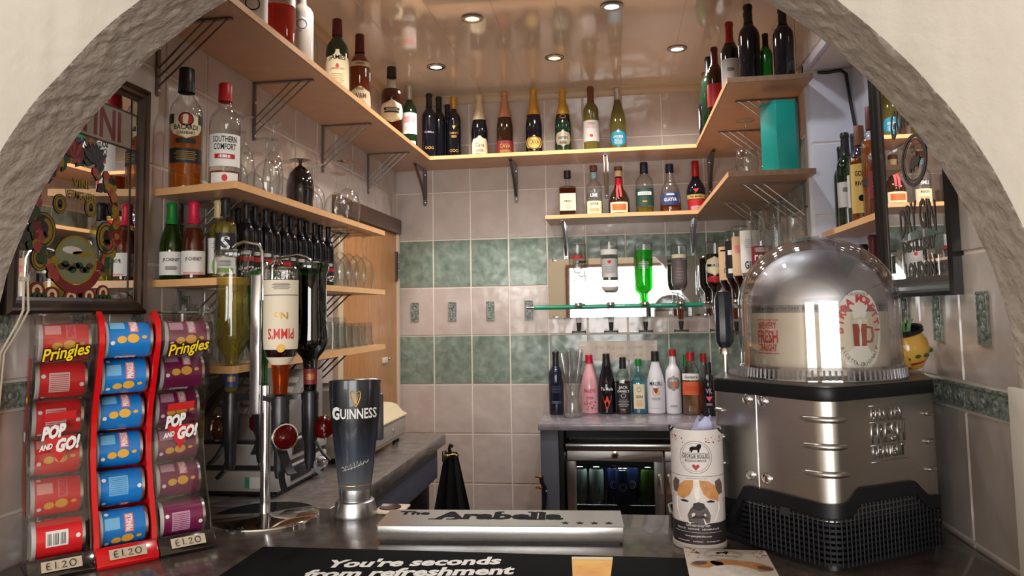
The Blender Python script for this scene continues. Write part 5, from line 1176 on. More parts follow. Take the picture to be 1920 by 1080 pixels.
def crisp_tube(kind, cx, cy, k, rot):
    off = SO[k]
    n = Vector((math.sin(RZ), -math.cos(RZ), 0))
    pos = Vector((cx, cy, BT+ZC[k]))+n*off
    nm = {'red': 'red', 'blue': 'blue', 'purple': 'purple'}[kind]
    rackname = {'red': 'clear rack nearest the arch', 'blue': 'red framed rack', 'purple': 'clear rack by the optic stand'}[kind]
    t = thing('crisp_tube', '%s crisp tube lying %s in the %s' % (nm, ordn[k] if k in (0, 5) else ordn[k]+' from the top', rackname), 'crisp tube', pos, RZ, '%s crisp tubes stacked in their rack' % nm)
    R, L = .0345, .084
    A = Matrix.Rotation(PI/2, 4, 'Y') @ Matrix.Rotation(rot, 4, 'Z')       # axis along local x
    MB().lathe([(R, -L/2+.004), (R, L/2-.004)], 28, M=A).obj('body', tube_mats[kind], t)
    MB().lathe([(.0001, L/2-.002), (R-.003, L/2-.002), (R-.001, L/2+.001), (R+.001, L/2), (R+.001, L/2-.005)], 28, M=A).obj('rim', silver, t)
    MB().lathe([(R+.001, -L/2+.005), (R+.0015, -L/2), (R-.001, -L/2-.002), (R-.004, -L/2), (.0001, -L/2)], 28, M=A).obj('lid', mat('lid_plastic', rgb(200, 196, 194), .3), t)
    # print: angle a round the tube (0 faces the front), u along the axis
    def pc(u, v): 
        a = v/R+rot
        return Vector((u, -(R+.0005)*math.cos(a), (R+.0005)*math.sin(a)))
    def quad(mb, u0, u1, v0, v1, m=6): mb.add([pc(u0 if j == 0 else u1, v0+(v1-v0)*i/m) for i in range(m+1) for j in (0, 1)], [(2*i, 2*i+1, 2*i+3, 2*i+2) for i in range(m)])
    def pc2(g): return lambda u, v: pc(u, v)*1.0+Vector((0, -(g)*math.cos(v/R+rot), g*math.sin(v/R+rot)))
    # front face: brand lettering and crisps
    mb = MB(); quad(mb, .000, .016, .000, .036); mb.obj('name_panel', mat('print_pink', rgb(226, 112, 128), .5), t)
    mb = MB(); text_mb(mb, 'PRINGLES', .032, .012, lambda x, y: pc2(.0004)(.008-y, .018+x), bold=.05); mb.obj('lettering', white_ink if kind != 'red' else tube_mats[kind], t)
    mb = MB(); quad(mb, -.034, -.008, .008, .030); mb.obj('pale_panel', pale[kind], t)
    mb = MB()
    for (u, v, w, h, ang) in ((-.014, -.014, .018, .012, .3), (.006, -.012, .022, .015, -.2), (.026, -.010, .016, .008, 1.2)):
        mb.add([pc2(.0003)(u+w*(math.cos(b)*math.cos(ang)-math.sin(b)*.5*math.sin(ang))*.5, v+h*(math.sin(b)*math.cos(ang)+math.cos(b)*.6*math.sin(ang))*.6) for b in [2*PI*i/12 for i in range(12)]], [tuple(range(12))])
    mb.obj('crisp_print', chip, t)
    # nutrition panel, barcode and small marks round the back
    mb = MB(); quad(mb, -.022, .012, .056, .094, 8); mb.obj('nutrition_panel', pale[kind] if kind != 'red' else mat('print_white_red', rgb(232, 200, 196), .5), t)
    mb = MB()
    for i in range(9): quad(mb, -.020, .010, .059+.0037*i, .0602+.0037*i, 1)
    o1 = mb.obj('small_print', tube_mats[kind], t)
    for v in o1.data.vertices: v.co.y *= 1.012; v.co.z *= 1.012
    mb = MB(); quad(mb, -.022, .014, -.080, -.052, 6); mb.obj('barcode_panel', white_ink, t)
    mb = MB()
    for i in range(13):
        if i in (3, 8): continue
        quad(mb, -.019+.0023*i, -.0180+.0023*i, -.077, -.057, 4)
    o2 = mb.obj('barcode', ink, t)
    for v in o2.data.vertices: v.co.y *= 1.012; v.co.z *= 1.012
    mb = MB()
    for (u, v) in ((-.030, .04), (-.030, -.02), (.032, .07), (-.031, .088), (.030, -.066)):
        mb.add([pc2(.0003)(u+.004*math.cos(2*PI*i/10), v+.004*math.sin(2*PI*i/10)) for i in range(10)], [tuple(range(10))])
    mb.obj('small_mark', white_ink, t)['kind'] = 'stuff'
RACKS = [('red', -1.060, 1.325), ('blue', -.984, 1.402), ('purple', -.908, 1.478)]
rack('red', *RACKS[0][1:], smoke, False, 'smoky clear plastic rack of red crisp tubes nearest the arch')
rack('blue', *RACKS[1][1:], redp, True, 'red plastic framed rack of blue crisp tubes in the middle')
rack('purple', *RACKS[2][1:], smoke, False, 'smoky clear plastic rack of purple crisp tubes beside the optic stand')
ROT = {'red': [.2, -2.3, -2.15, .35, .1, 2.1], 'blue': [.45, -.15, .35, .2, -1.9, -.1], 'purple': [.3, .5, .2, .1, .45, -2.2]}
for kd, cx, cy in RACKS:
    for k in range(6): crisp_tube(kd, cx, cy, k, ROT[kd][k])

# ------------------------------------------------------------------ revolving optic stand and its bottles
PX, PY = -.823, 1.69
os_ = thing('optic_stand', 'chrome revolving stand holding four inverted bottles over a round base', 'stand', (PX, PY, BT))
MB().lathe([(.0001, .009), (.012, .009), (.02, .006), (.118, .005), (.122, .003), (.123, 0), (.0001, 0)], 48).obj('base_plate', mat('polished_base', (.6, .59, .58), .06, 1.0), os_)
MB().lathe([(.0001, .005), (.0115, .006), (.0115, .30), (.0001, .30)], 20).obj('pole', chrome, os_)
MB().box(-.030, -.006, -.024, -.010, .235, .56).obj('channel', mat('satin_alloy', (.72, .71, .70), .25, 1.0), os_, bevel=.003)
spots = [('front', -.752, 1.614), ('left', -.915, 1.70), ('right', -.728, 1.722), ('back', -.880, 1.785)]
for nm, x, y in spots:
    dx, dy = x-PX, y-PY; d = Vector((dx, dy, 0)); L = d.length; u = d/L; v = Vector((-u.y, u.x, 0))
    MB().strip([u*.006+Vector((0, 0, .272)), u*(L-.02)+Vector((0, 0, .272))], v*.018, .012).lathe([(.017, .264), (.020, .264), (.020, .280), (.017, .280), (.017, .264)], 16, M=Matrix.Translation((dx, dy, 0))).obj('arm', black, os_)
    h = .60 if nm != 'left' else .628
    top = {'front': .5745, 'left': .6245, 'right': .5895, 'back': .5795}[nm]
    MB().tube([u*.010+v*.006*0+Vector((0, 0, .50)), u*.013+Vector((0, 0, top-.01)), u*.022+Vector((0, 0, top+.008)), u*(L-.03)+Vector((0, 0, top+.016)), u*(L-.01)+Vector((0, 0, top+.010)), u*(L)+Vector((0, 0, top+.002))], .0038, 8).obj('retaining_rod', chrome, os_)
    # measure: black body, round sight glass, lever and spout
    b = MB(); Tm = Matrix.Translation((dx, dy, 0))
    b.lathe([(.0001, .284), (.016, .284), (.018, .270), (.020, .25), (.019, .18), (.014, .165), (.013, .125), (.010, .105), (.0001, .105)], 16, M=Tm)
    mo = b.obj('measure', black, os_)
    c = d+u*.030+Vector((0, 0, .198))
    MB().sphere(c, .0265, 18, 10).obj('sight_glass', liquid('sight_glass_red' if nm != 'left' else 'sight_glass_brown', (.5, .08, .06) if nm != 'left' else (.5, .3, .16), rgb(120, 18, 18) if nm != 'left' else rgb(110, 70, 44), .55), mo)
    mb = MB(); n_ = 20
    ring = [c+u*.004+(v*math.cos(2*PI*k/n_)+Vector((0, 0, 1))*math.sin(2*PI*k/n_))*.0275 for k in range(n_+1)]
    mb.tube(ring, .0022, 6, cap=False); mb.obj('ring', chrome, mo)
    MB().strip([d+u*.012+Vector((0, 0, .168)), d+u*.030+v*.006+Vector((0, 0, .135)), d+u*.046+v*.012+Vector((0, 0, .118))], v*.020, .005).strip([d+u*.006+Vector((0, 0, .125)), d+u*.016+Vector((0, 0, .10)), d+u*.034+Vector((0, 0, .082))], v*.012, .008).obj('lever', black, mo)
ZB = BT+.285
pim = bottle('inverted cream labelled bottle with red letters on the front of the optic stand', (-.752, 1.614, ZB), .0385, .285, 'spirit', clearg, None, (port, .90), [
    dict(z0=.08 if False else .10, z1=.64, arc=150, m=mat('label_ivory', rgb(224, 212, 190), .6), text=[('PIMM\'S', .058, .024, .52, red_ink, True), ('No', .03, .016, .38, gold_ink, True), ('#bar', .09, .0014, .22, ink), ('#bar', .09, .0012, .10, ink), ('#lines', .04, .012, .15, MATS['ink_grey']), ('#disc', .018, .018, .63, gold)]),
    dict(z0=.70, z1=.76, arc=200, m=MATS['label_ivory'])], inv=True, sq=2)
nk = MB().lathe([(.0155, .004), (.0160, .02), (.0195, .06), (.0205, .072), (.0195, .074), (.0001, .072)], 18).obj('lit_neck_drink', liquid('orange_glow', (1, .42, .10), rgb(236, 90, 24), .25), pim)  # light through the neck put into a brighter orange drink
ll = bottle('inverted clear bottle of olive yellow drink with a blue neck band on the optic stand', (-.915, 1.70, ZB), .0405, .335, 'belly', clearg, None, (oliveoil, .80), [dict(z0=.86, z1=.965, arc=340, m='blue', text=[('#lines', .02, .01, .91, gold_ink)]), dict(z0=.30, z1=.36, arc=2, at=0, m='white')], inv=True)
rr = bottle('inverted black liqueur bottle with a green glass rim on the optic stand', (-.728, 1.722, ZB), .042, .300, 'belly', glass('green_dark_glass', (.06, .28, .08), .3, .8, base=.08), None, (liquid('black_liqueur', (.02, .01, .01), (.006, .003, .004), .85), .90), [dict(z0=.83, z1=.95, arc=340, m='dkred', text=[('#lines', .02, .012, .89, gold_ink)])], inv=True)
gb = bottle('inverted green glass bottle behind the pole of the optic stand', (-.880, 1.785, ZB), .037, .29, 'bordeaux', mat('bottle_green', rgb(20, 84, 30), .08, coat=.4), None, None, [dict(z0=.2, z1=.5, arc=100, m='apple')], inv=True)
for o_, dxx, lb_ in ((-.868, 0, 'back plate disc of the optic stand, beside the green bottle'), (-.740, 0, 'second')):
    pass
MB().lathe([(.0001, .001), (.027, .001), (.027, -.001), (.0001, -.001)], 28).obj('badge_disc', mat('badge_grey', rgb(150, 144, 138), .5), os_, (-.022, .020, .42), (PI/2, 0, -.45))
MB().lathe([(.0001, .001), (.027, .001), (.027, -.001), (.0001, -.001)], 28).obj('badge_disc', MATS['badge_grey'], os_, (.045, .004, .42), (PI/2, 0, -.45))

# ------------------------------------------------------------------ stout tap shaped like a pint glass
gt = thing('stout_tap', 'black and silver stout beer tap shaped like a pint glass', 'beer tap', (-.617, 1.72, BT), face_cam(-.617, 1.72))
satin = mat('satin_silver', (.50, .50, .51), .3, 1.0)
MB().lathe([(.0001, 0), (.050, 0), (.0505, .006), (.044, .034), (.041, .036), (.0001, .036)], 36).obj('base', satin, gt)
MB().lathe([(.036, .034), (.037, .052), (.0365, .062), (.0001, .062)], 36).obj('collar', satin, gt)
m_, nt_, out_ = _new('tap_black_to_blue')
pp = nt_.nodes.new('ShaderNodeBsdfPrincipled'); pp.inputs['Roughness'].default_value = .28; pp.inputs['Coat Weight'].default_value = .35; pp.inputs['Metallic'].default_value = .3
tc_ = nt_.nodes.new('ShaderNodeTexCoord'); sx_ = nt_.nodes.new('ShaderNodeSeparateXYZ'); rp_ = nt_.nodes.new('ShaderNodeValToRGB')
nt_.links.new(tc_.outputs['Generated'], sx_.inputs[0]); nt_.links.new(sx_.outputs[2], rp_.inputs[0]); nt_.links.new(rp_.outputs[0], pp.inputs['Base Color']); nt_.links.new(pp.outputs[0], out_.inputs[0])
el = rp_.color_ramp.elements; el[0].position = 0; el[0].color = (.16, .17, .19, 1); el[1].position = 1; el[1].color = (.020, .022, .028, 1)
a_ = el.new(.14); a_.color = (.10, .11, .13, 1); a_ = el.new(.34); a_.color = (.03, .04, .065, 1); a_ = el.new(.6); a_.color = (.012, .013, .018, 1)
def tapr(z): 
    pts = [(.060, .037), (.075, .0385), (.11, .043), (.16, .0485), (.21, .054), (.25, .058), (.29, .0595), (.318, .0585)]
    for (z0, a), (z1, b) in zip(pts[:-1], pts[1:]):
        if z <= z1: return a+(b-a)*(z-z0)/(z1-z0)
    return pts[-1][1]
zs = [.060+.258*k/20 for k in range(21)]
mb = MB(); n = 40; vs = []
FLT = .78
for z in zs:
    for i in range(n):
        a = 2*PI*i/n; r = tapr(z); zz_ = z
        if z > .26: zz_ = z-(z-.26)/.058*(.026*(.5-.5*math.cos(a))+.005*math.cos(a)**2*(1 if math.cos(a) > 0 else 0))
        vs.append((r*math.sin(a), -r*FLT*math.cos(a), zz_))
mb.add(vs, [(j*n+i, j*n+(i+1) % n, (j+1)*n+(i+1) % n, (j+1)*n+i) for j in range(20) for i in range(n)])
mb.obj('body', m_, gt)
top = vs[-n:]
mb = MB(); c_ = (0, .004, .290); inner = [(x*.90, y*.90, z-.003) for x, y, z in top]
mb.add(top+inner+[c_], [(i, (i+1) % n, n+(i+1) % n, n+i) for i in range(n)]+[(n+i, n+(i+1) % n, 2*n) for i in range(n)]); mb.obj('top_cap', satin, gt)
mb = MB(); mb.tube([(x*1.005, y*1.005, z) for x, y, z in top+top[:1]], .0018, 6, cap=False); mb.obj('rim', satin, gt)
MB().box(.044, .066, .006, .036, .165, .275).obj('lever', mat('tap_lever', rgb(58, 58, 66), .35), gt, bevel=.006)
def tp_(x, z, g=.0008):
    r = tapr(z)+g; s = max(-1, min(1, x/r)); return Vector((x, -r*FLT*math.sqrt(max(0, 1-s*s)), z))
mb = MB(); text_mb(mb, 'GUINNESS', .098, .024, lambda x, y: tp_(x, .236+y), bold=.02); gl_ = mb.obj('lettering', white_ink, gt)
mb = MB(); text_mb(mb, 'G', .0165, .030, lambda x, y: tp_(x-.0435, .237+y), bold=.02); mb.obj('initial_letter', white_ink, gt)
mb = MB()
H0 = .270
for k in range(7): 
    x = -.008+.0026*k; mb.tube([tp_(x, H0+.013-.001*abs(k-3), .001), tp_(.001+.3*x, H0-.012, .001)], .0004, 4)
mb.tube([tp_(x, z, .001) for x, z in [(-.011, H0+.014), (-.006, H0+.018), (-.001, H0+.014), (.004, H0+.0135), (.010, H0+.017), (.012, H0+.013)]], .0016, 6)
mb.tube([tp_(x, z, .001) for x, z in [(.012, H0+.013), (.0115, H0+.002), (.007, H0-.010), (.002, H0-.018)]], .0015, 6); mb.tube([tp_(x, z, .001) for x, z in [(-.011, H0+.013), (-.008, H0), (-.002, H0-.012), (.002, H0-.018)]], .0017, 6)
mb.obj('harp_emblem', gold_ink, gt)
mb = MB(); mb.tube([tp_(-.030+.0025*k, .112+.006*math.sin(k*1.9)+.003*math.sin(k*4.1)+.0006*k, .001) for k in range(25)], .0006, 4); mb.tube([tp_(-.028+.012*k, .106+.004*k, .001) for k in range(5)], .0005, 4); mb.obj('signature', white_ink, gt)
MB().tube([tp_(.037*math.sin(a), .0715, .0006) if False else Vector((.0382*math.sin(a), -.0382*FLT*math.cos(a), .0715)) for a in [2*PI*k/28 for k in range(29)]], .0009, 5, cap=False).obj('gold_line', gold, gt)

# ------------------------------------------------------------------ cut letter drip tray
dt = thing('drip_tray', 'long brushed steel drip tray cut with the letters of the house name', 'drip tray', (-.254, 1.592, BT), math.radians(3.2))
tray_m = mat('tray_steel', (.56, .55, .54), .26, 1.0, c2=(.60, .59, .58), scale=30, stretch=(1, 30, 30))
MB().box(-.2475, .2475, -.062, .062, .004, .034).obj('tray', tray_m, dt, bevel=.0015)
MB().box(-.249, .249, -.064, .058, .034, .0358).obj('top_plate', tray_m, dt, bevel=.0005, seg=1)
MB().box(-.240, .240, -.056, .056, 0, .004).obj('foot', black, dt)
tpz = .0362
def serif_text(mb, s, x0, w, y, h):
    """decorative flared capitals and small letters: heavy strokes with slab feet"""
    text_mb(mb, s, w, h, lambda a, b: Vector((x0+w/2+a, y+b, tpz)), bold=.045)
mb = MB(); serif_text(mb, 'The', -.222, .066, .030, .026); mb.obj('lettering', ink, dt)
mb = MB(); serif_text(mb, 'Arabella', -.140, .268, .012, .058)
for x, y, wd in ((-.137, -.016, .030), (-.103, -.016, .022), (-.091, -.012, .022), (-.005, .041, .014), (.060, .041, .014), (.078, .041, .014), (.062, -.015, .020), (.082, -.015, .020)):
    mb.box(x-wd/2, x+wd/2, y-.0022, y+.0022, tpz-.0002, tpz+.0001)
mb.obj('lettering', ink, dt)
for k in range(4):
    cx = .133+.029*k; cy = -.040
    st_ = [(cx+(.0098 if j % 2 == 0 else .0042)*math.sin(2*PI*j/10), cy+(.0098 if j % 2 == 0 else .0042)*math.cos(2*PI*j/10), tpz) for j in range(10)]
    MB().add(st_+[(cx, cy, tpz)], [(j, (j+1) % 10, 10) for j in range(10)]).obj('star_cut', ink, dt)

# cream dish behind the tray
ds = thing('drip_dish', 'cream dish with a dark round well between the stout tap and the drip tray', 'dish', (-.548, 1.765, BT))
MB().box(-.030, .040, -.038, .040, 0, .006).obj('plate', mat('cream_ceramic', rgb(226, 210, 186), .3), ds, bevel=.003)
MB().lathe([(.0001, .0062), (.021, .0062), (.025, .0085), (.026, .006)], 24).obj('well', mat('well_brown', rgb(58, 34, 26), .35), ds, (.0, .004, .0))

# ------------------------------------------------------------------ bar mat
mt = thing('bar_mat', 'black rubber bar mat printed with white slogan and a glass of beer', 'bar mat', (0, 0, BT))
rubber = mat('rubber_black', (.008, .0075, .009), .85, spec=.05, bump=.3, bscale=300, bdist=.002)
MB().box(-.715, .135, 1.20, 1.462, 0, .0045).obj('mat', rubber, mt, bevel=.0015)
def mp(cx, cy, ang): 
    c, s = math.cos(ang), math.sin(ang); return lambda x, y: Vector((cx+x*c-y*s, cy+x*s+y*c, .0049))
mb = MB(); A1 = math.radians(8.5)
text_mb(mb, 'You\'re seconds', .318, .046, mp(-.385, 1.394, A1), bold=.04, shear=.18); text_mb(mb, 'from refreshment', .372, .046, mp(-.380, 1.340, A1), bold=.04, shear=.18); mb.obj('lettering', white_ink, mt)
mb = MB(); mb.add([(-.100, 1.448, .0049), (-.024, 1.452, .0049), (-.030, 1.25, .0049), (-.085, 1.25, .0049)], [(0, 1, 2, 3)]); mb.obj('beer_print', mat('print_lager', rgb(226, 150, 30), .5, c2=rgb(240, 186, 70), scale=18), mt)
mb = MB(); mb.add([(-.100, 1.448, .0052), (-.024, 1.452, .0052), (-.025, 1.436, .0052), (-.099, 1.432, .0052)], [(0, 1, 2, 3)]); mb.obj('foam_print', mat('print_foam', rgb(226, 206, 160), .5), mt)

# ------------------------------------------------------------------ tills on the left counter
WT = BT-.002
till_g = mat('till_grey', rgb(178, 172, 168), .4, c2=rgb(184, 178, 174), scale=6); till_d = mat('till_dark', rgb(134, 126, 122), .45)
tl = thing('cash_register', 'grey two tier cash register behind the optic stand', 'cash register', (0, 0, WT))
MB().box(-1.125, -.876, 1.875, 2.20, .012, .066).obj('drawer', till_g, tl, bevel=.006)
MB().box(-1.125, -.876, 1.875, 2.20, .078, .132).obj('drawer', till_g, tl, bevel=.006)
MB().box(-1.12, -.884, 1.882, 2.195, .004, .14).obj('recess', black, tl)
for x in (-1.10, -.90):
    for y in (1.90, 2.17): MB().lathe([(.0001, .014), (.01, .014), (.012, 0), (.0001, 0)], 12).obj('foot', black, tl, (x, y, 0))
for z in (.05, .116): MB().lathe([(.010, 0), (.010, -.003), (.007, -.003), (.006, -.001), (.0001, -.001)], 16).obj('screw_ring', dark_metal, tl, (-1.10, 1.874, z), (-PI/2, 0, PI) if False else (PI/2, 0, 0))
MB().prism([(1.90, .132), (2.19, .132), (2.19, .30), (2.10, .31), (1.93, .19)], -1.12, -.885, ax='x').obj('keyboard_body', till_d, tl, bevel=.006)
mb = MB()
sl = Vector((0, .17, .12)).normalized()
for i in range(6):
    for j in range(4):
        c = Vector((-1.085+.033*i, 1.955+.034*j, .2055+.024*j))
        mb.box(-.013, .013, -.012, .012, 0, .007, M=Matrix.Translation(c) @ Matrix.Rotation(math.atan2(.12, .17), 4, 'X'))
o = mb.obj('keys', mat('key_beige', rgb(186, 178, 168), .5), tl); o['kind'] = 'stuff'
MB().box(-.880, -.872, 1.945, 2.075, .026, .062).obj('side_slot', black, tl, bevel=.002); MB().box(-.880, -.872, 1.955, 2.06, .092, .128).obj('side_slot', black, tl, bevel=.002)
MB().lathe([(.0001, .03), (.013, .03), (.016, .026), (.016, .008), (.011, .006), (.011, 0), (.0001, 0)], 20).obj('side_knob', chrome, tl, (-.874, 2.115, .045), (0, PI/2, 0))
lb = MB().box(-.968, -.908, 1.8735, 1.8755, .022, .050).obj('sticker', paper, tl); MB().box(-.968, -.955, 1.8728, 1.8748, .022, .050).obj('sticker_edge', mat('sticker_green', rgb(70, 150, 100), .5), lb)
rc_ = MB().prism([(-.99, .20), (-.93, .20), (-.945, .335), (-.975, .335)], 2.005, 2.008, ax='y').obj('paper_receipt', paper, tl)
t2 = thing('till', 'cream cash drawer and till under the door end of the left shelves', 'till', (0, 0, WT))
crm = mat('till_cream', rgb(214, 196, 160), .4); crg = mat('till_warm_grey', rgb(166, 156, 142), .4)
MB().box(-1.135, -.802, 2.30, 2.785, .016, .086).obj('drawer', crg, t2, bevel=.004)
MB().prism([(-1.135, .086), (-.797, .086), (-.797, .094), (-.812, .100), (-.838, .128), (-.86, .134), (-1.135, .150)], 2.28, 2.79, ax='y').obj('top_cover', crm, t2, bevel=.003)
MB().box(-.806, -.800, 2.33, 2.76, .028, .030).obj('drawer_line', till_d, t2)
MB().box(-1.08, -.88, 2.34, 2.60, .12, .225).obj('display', mat('till_display_grey', rgb(150, 142, 134), .45), t2, bevel=.012)
MB().lathe([(.0001, .004), (.008, .004), (.009, 0)], 14).obj('lock', chrome, t2, (-.802, 2.63, .058), (0, PI/2, 0))
for x in (-1.1, -.83):
    for y in (2.33, 2.75): MB().lathe([(.0001, .017), (.012, .017), (.012, 0), (.0001, 0)], 12).obj('foot', black, t2, (x, y, 0))

# ------------------------------------------------------------------ counter-top draught machine with a keg under a clear dome
MF, MLp, MRp, MBL, MBR = (.357, 1.404), (.188, 1.607), (.590, 1.560), (.250, 1.83), (.650, 1.830)
dm = thing('draught_machine', 'stainless counter top draught beer machine with a clear dome over its keg', 'beer machine', (0, 0, BT))
def outline(off=0.0, rF=.035):
    """plan of the machine grown by off, front corner rounded"""
    P = [Vector(p) for p in (MLp, MF, MRp, MBR, MBL)]
    def grow(P):
        out = []
        n = len(P)
        for i in range(n):
            a, b, c = P[i-1], P[i], P[(i+1) % n]
            d1 = (b-a).normalized(); d2 = (c-b).normalized()
            n1 = Vector((d1.y, -d1.x)); n2 = Vector((d2.y, -d2.x))
            m = (n1+n2); m = m/(1+n1.dot(n2)); out.append(b+m*off)
        return out
    Q = grow(P); res = []
    for i, b in enumerate(Q):
        a, c = Q[i-1], Q[(i+1) % 5]; r = rF+off if i == 1 else (.02+off if i in (0, 2) else .012)
        r = max(r, .003)
        d1 = (a-b).normalized(); d2 = (c-b).normalized(); ang = d1.angle(d2); t = r/math.tan(ang/2)
        cc = b+(d1+d2).normalized()*(r/math.sin(ang/2)); s0 = b+d1*t; s1 = b+d2*t
        a0 = math.atan2(s0.y-cc.y, s0.x-cc.x); a1 = math.atan2(s1.y-cc.y, s1.x-cc.x); da = (a1-a0+PI) % (2*PI)-PI
        N = 8 if i == 1 else 4
        for k in range(N+1): res.append((cc.x+r*math.cos(a0+da*k/N), cc.y+r*math.sin(a0+da*k/N)))
    return res
mst = mat('machine_steel', (.50, .48, .45), .30, 1.0, c2=(.54, .52, .49), scale=30, stretch=(1, 1, 40))
O0 = outline(0)
MB().prism(O0, .085, .296, ax='z').obj('steel_body', mst, dm, smooth=25)
mlid = mat('machine_black', (.006, .0065, .008), .4, spec=.3); mgr = mat('grille_black', (.006, .006, .008), .5, spec=.25)
MB().prism(outline(.003), .293, .318, ax='z').obj('lid_band', mlid, dm, bevel=.003, smooth=30)
MB().prism(outline(.001), .318, .3205, ax='z').obj('lid_top', mat('lid_grey', rgb(70, 66, 62), .35), dm, smooth=25)
# path along the visible faces: list of (point, length) from behind L round F to R
def path(off):
    o_ = outline(off); k0 = 2
    seg = o_[k0:5+9+2]            # mid of L corner ... F corner ... mid of R corner
    out = [(Vector((*seg[0], 0)), 0)]
    for p in seg[1:]:
        q = Vector((*p, 0)); out.append((q, out[-1][1]+(q-out[-1][0]).length))
    return out
def on_path(off):
    pt = path(off); T = pt[-1][1]
    def f(u, z):
        s = u*T
        for (p, a), (q, b) in zip(pt[:-1], pt[1:]):
            if s <= b+1e-9: 
                r = p+(q-p)*((s-a)/(b-a) if b > a else 0); r.z = z; return r
        r = pt[-1][0].copy(); r.z = z; return r
    return f, T
# u of the front corner is about .47
def base_top(u):
    pts = [(0, .048), (.062, .052), (.14, .118), (.25, .119), (.47, .117), (.56, .118), (.61, .140), (.87, .138), (.94, .106), (1, .104)]
    for (a, x), (b, y) in zip(pts[:-1], pts[1:]):
        if u <= b: return x+(y-x)*(u-a)/(b-a)
    return .104
def wall_strip(mb, off0, off1, fz0, fz1, u0=0, u1=1, n=80):
    f0, _ = on_path(off0); f1, _ = on_path(off1); vs = []
    for i in range(n+1):
        u = u0+(u1-u0)*i/n; z0, z1 = fz0(u), fz1(u)
        vs += [f1(u, z0), f1(u, z1), f0(u, z1), f0(u, z0)]
    fs = []
    for i in range(n):
        for k in range(4): fs.append((4*i+k, 4*i+(k+1) % 4, 4*i+4+(k+1) % 4, 4*i+4+k))
    fs += [(0, 1, 2, 3), (4*n+3, 4*n+2, 4*n+1, 4*n)]
    mb.add(vs, fs)
mb = MB(); wall_strip(mb, -.004, .006, lambda u: base_top(u)-.024, base_top); mb.obj('base_trim', mlid, dm, smooth=30)
MB().prism(outline(-.012), .010, .100, ax='z').obj('base_core', mgr, dm, smooth=25)
MB().prism(outline(-.010), .0, .012, ax='z').obj('foot_plate', black, dm, smooth=25)
mb = MB()
for k in range(12):
    z = .012+.0095*k
    wall_strip(mb, -.012, .004, lambda u, z=z: min(z, base_top(u)-.026), lambda u, z=z: min(z+.0050, base_top(u)-.022), .12, 1, 56)
o = mb.obj('grille_slats', mgr, dm, smooth=25); o['kind'] = 'stuff'
mb = MB(); f, T = on_path(.0045)
for k in range(46):
    u = .16+.84*k/45; p = f(u, 0); zt = base_top(u)-.026
    mb.tube([p+Vector((0, 0, .010)), p+Vector((0, 0, zt))], .0016, 4)
o = mb.obj('grille_ribs', mgr, dm); o['kind'] = 'stuff'
# seam, bolts, ridges, switch, embossed words
fs_, T = on_path(.0006); fr_, _ = on_path(.0)
mb = MB(); wall_strip(mb, -.002, .0012, lambda u: .11, lambda u: .296, .196, .2005, 2); mb.obj('seam', mat('seam_bright', (.8, .78, .75), .2, 1.0), dm)
def nrm(u): 
    a, b = fr_(max(u-.01, 0), 0), fr_(min(u+.01, 1), 0); d = (b-a).normalized(); return Vector((d.y, -d.x, 0))
for u, z in ((.160, .284), (.232, .283), (.163, .140), (.236, .139)):
    n_ = nrm(u); M_ = Matrix.Translation(fs_(u, z)) @ Vector((0, 0, 1)).rotation_difference(n_).to_matrix().to_4x4()
    b_ = MB().lathe([(.0105, 0), (.0105, .002), (.009, .0032), (.006, .0022), (.0055, .004), (.0001, .0042)], 18, M=M_).obj('bolt', chrome, dm)
def ridge(u0, u1, z, h=.006):
    f1, _ = on_path(.0); mb = MB(); pts = []
    N = 14
    vs = []
    for i in range(N+1):
        u = u0+(u1-u0)*i/N; t = 2*i/N-1; hh = h*math.sqrt(max(.02, 1-abs(t)**6)); n_ = nrm(u); p = f1(u, z)
        for k in range(9):
            a = PI*k/8; vs.append(p+n_*(.0055*math.sin(a)*min(1, (1-abs(t))*6+.1))+Vector((0, 0, hh*math.cos(a))))
    mb.add(vs, [(i*9+k, i*9+k+1, (i+1)*9+k+1, (i+1)*9+k) for i in range(N) for k in range(8)])
    return mb.obj('ridge', mst, dm, smooth=50)
for z in (.261, .214, .166): ridge(.385, .565, z)
for z in (.256, .204, .152): ridge(.955, .995, z, .005); ridge(.003, .045, z, .005)
mb = MB(); wall_strip(mb, -.001, .0095, lambda u: .082, lambda u: .096, .30, .335, 4); sw = mb.obj('switch_plate', mat('switch_grey', rgb(46, 46, 48), .3), dm)
def emb(u, z, g=0.0):
    f1, T_ = on_path(g); return lambda x, y: f1(u+x/T_, z+y)
mb = MB(); fe = emb(.76, .230, .0008)
for s, w_, h_, dy in (('BREWERY', .086, .022, .033), ('FRESH', .090, .036, 0), ('DRAUGHT', .086, .022, -.033)): text_mb(mb, s, w_, h_, lambda x, y, dy=dy: fe(x, y+dy+.05*x*0), bold=.02)
for y in (.050, .0205, -.0205, -.050): mb.add([fe(x, y+q) for q in (-.0007, .0007) for x in (-.048, -.016, .016, .048)], [(i, i+1, i+5, i+4) for i in range(3)])
em_ = mb.obj('embossed_words', mst, dm)
sd = em_.modifiers.new('depth', 'SOLIDIFY'); sd.thickness = .0014; sd.offset = 0
# tap handle at the left rear
hx, hy = .228, 1.72
MB().tube([(hx, hy, .320), (hx, hy, .372)], .006, 12).lathe([(.0001, .362), (.013, .362), (.013, .372), (.009, .378), (.0001, .378)], 18, M=Matrix.Translation((hx, hy, 0))).obj('tap_stem', chrome, dm)
MB().lathe([(.0001, .372), (.010, .374), (.019, .388), (.020, .40), (.019, .485), (.014, .498), (.0001, .502)], 10, M=Matrix.Translation((hx, hy, 0))).obj('tap_handle', mat('handle_slate', rgb(30, 34, 42), .25, coat=.3), dm, smooth=20)
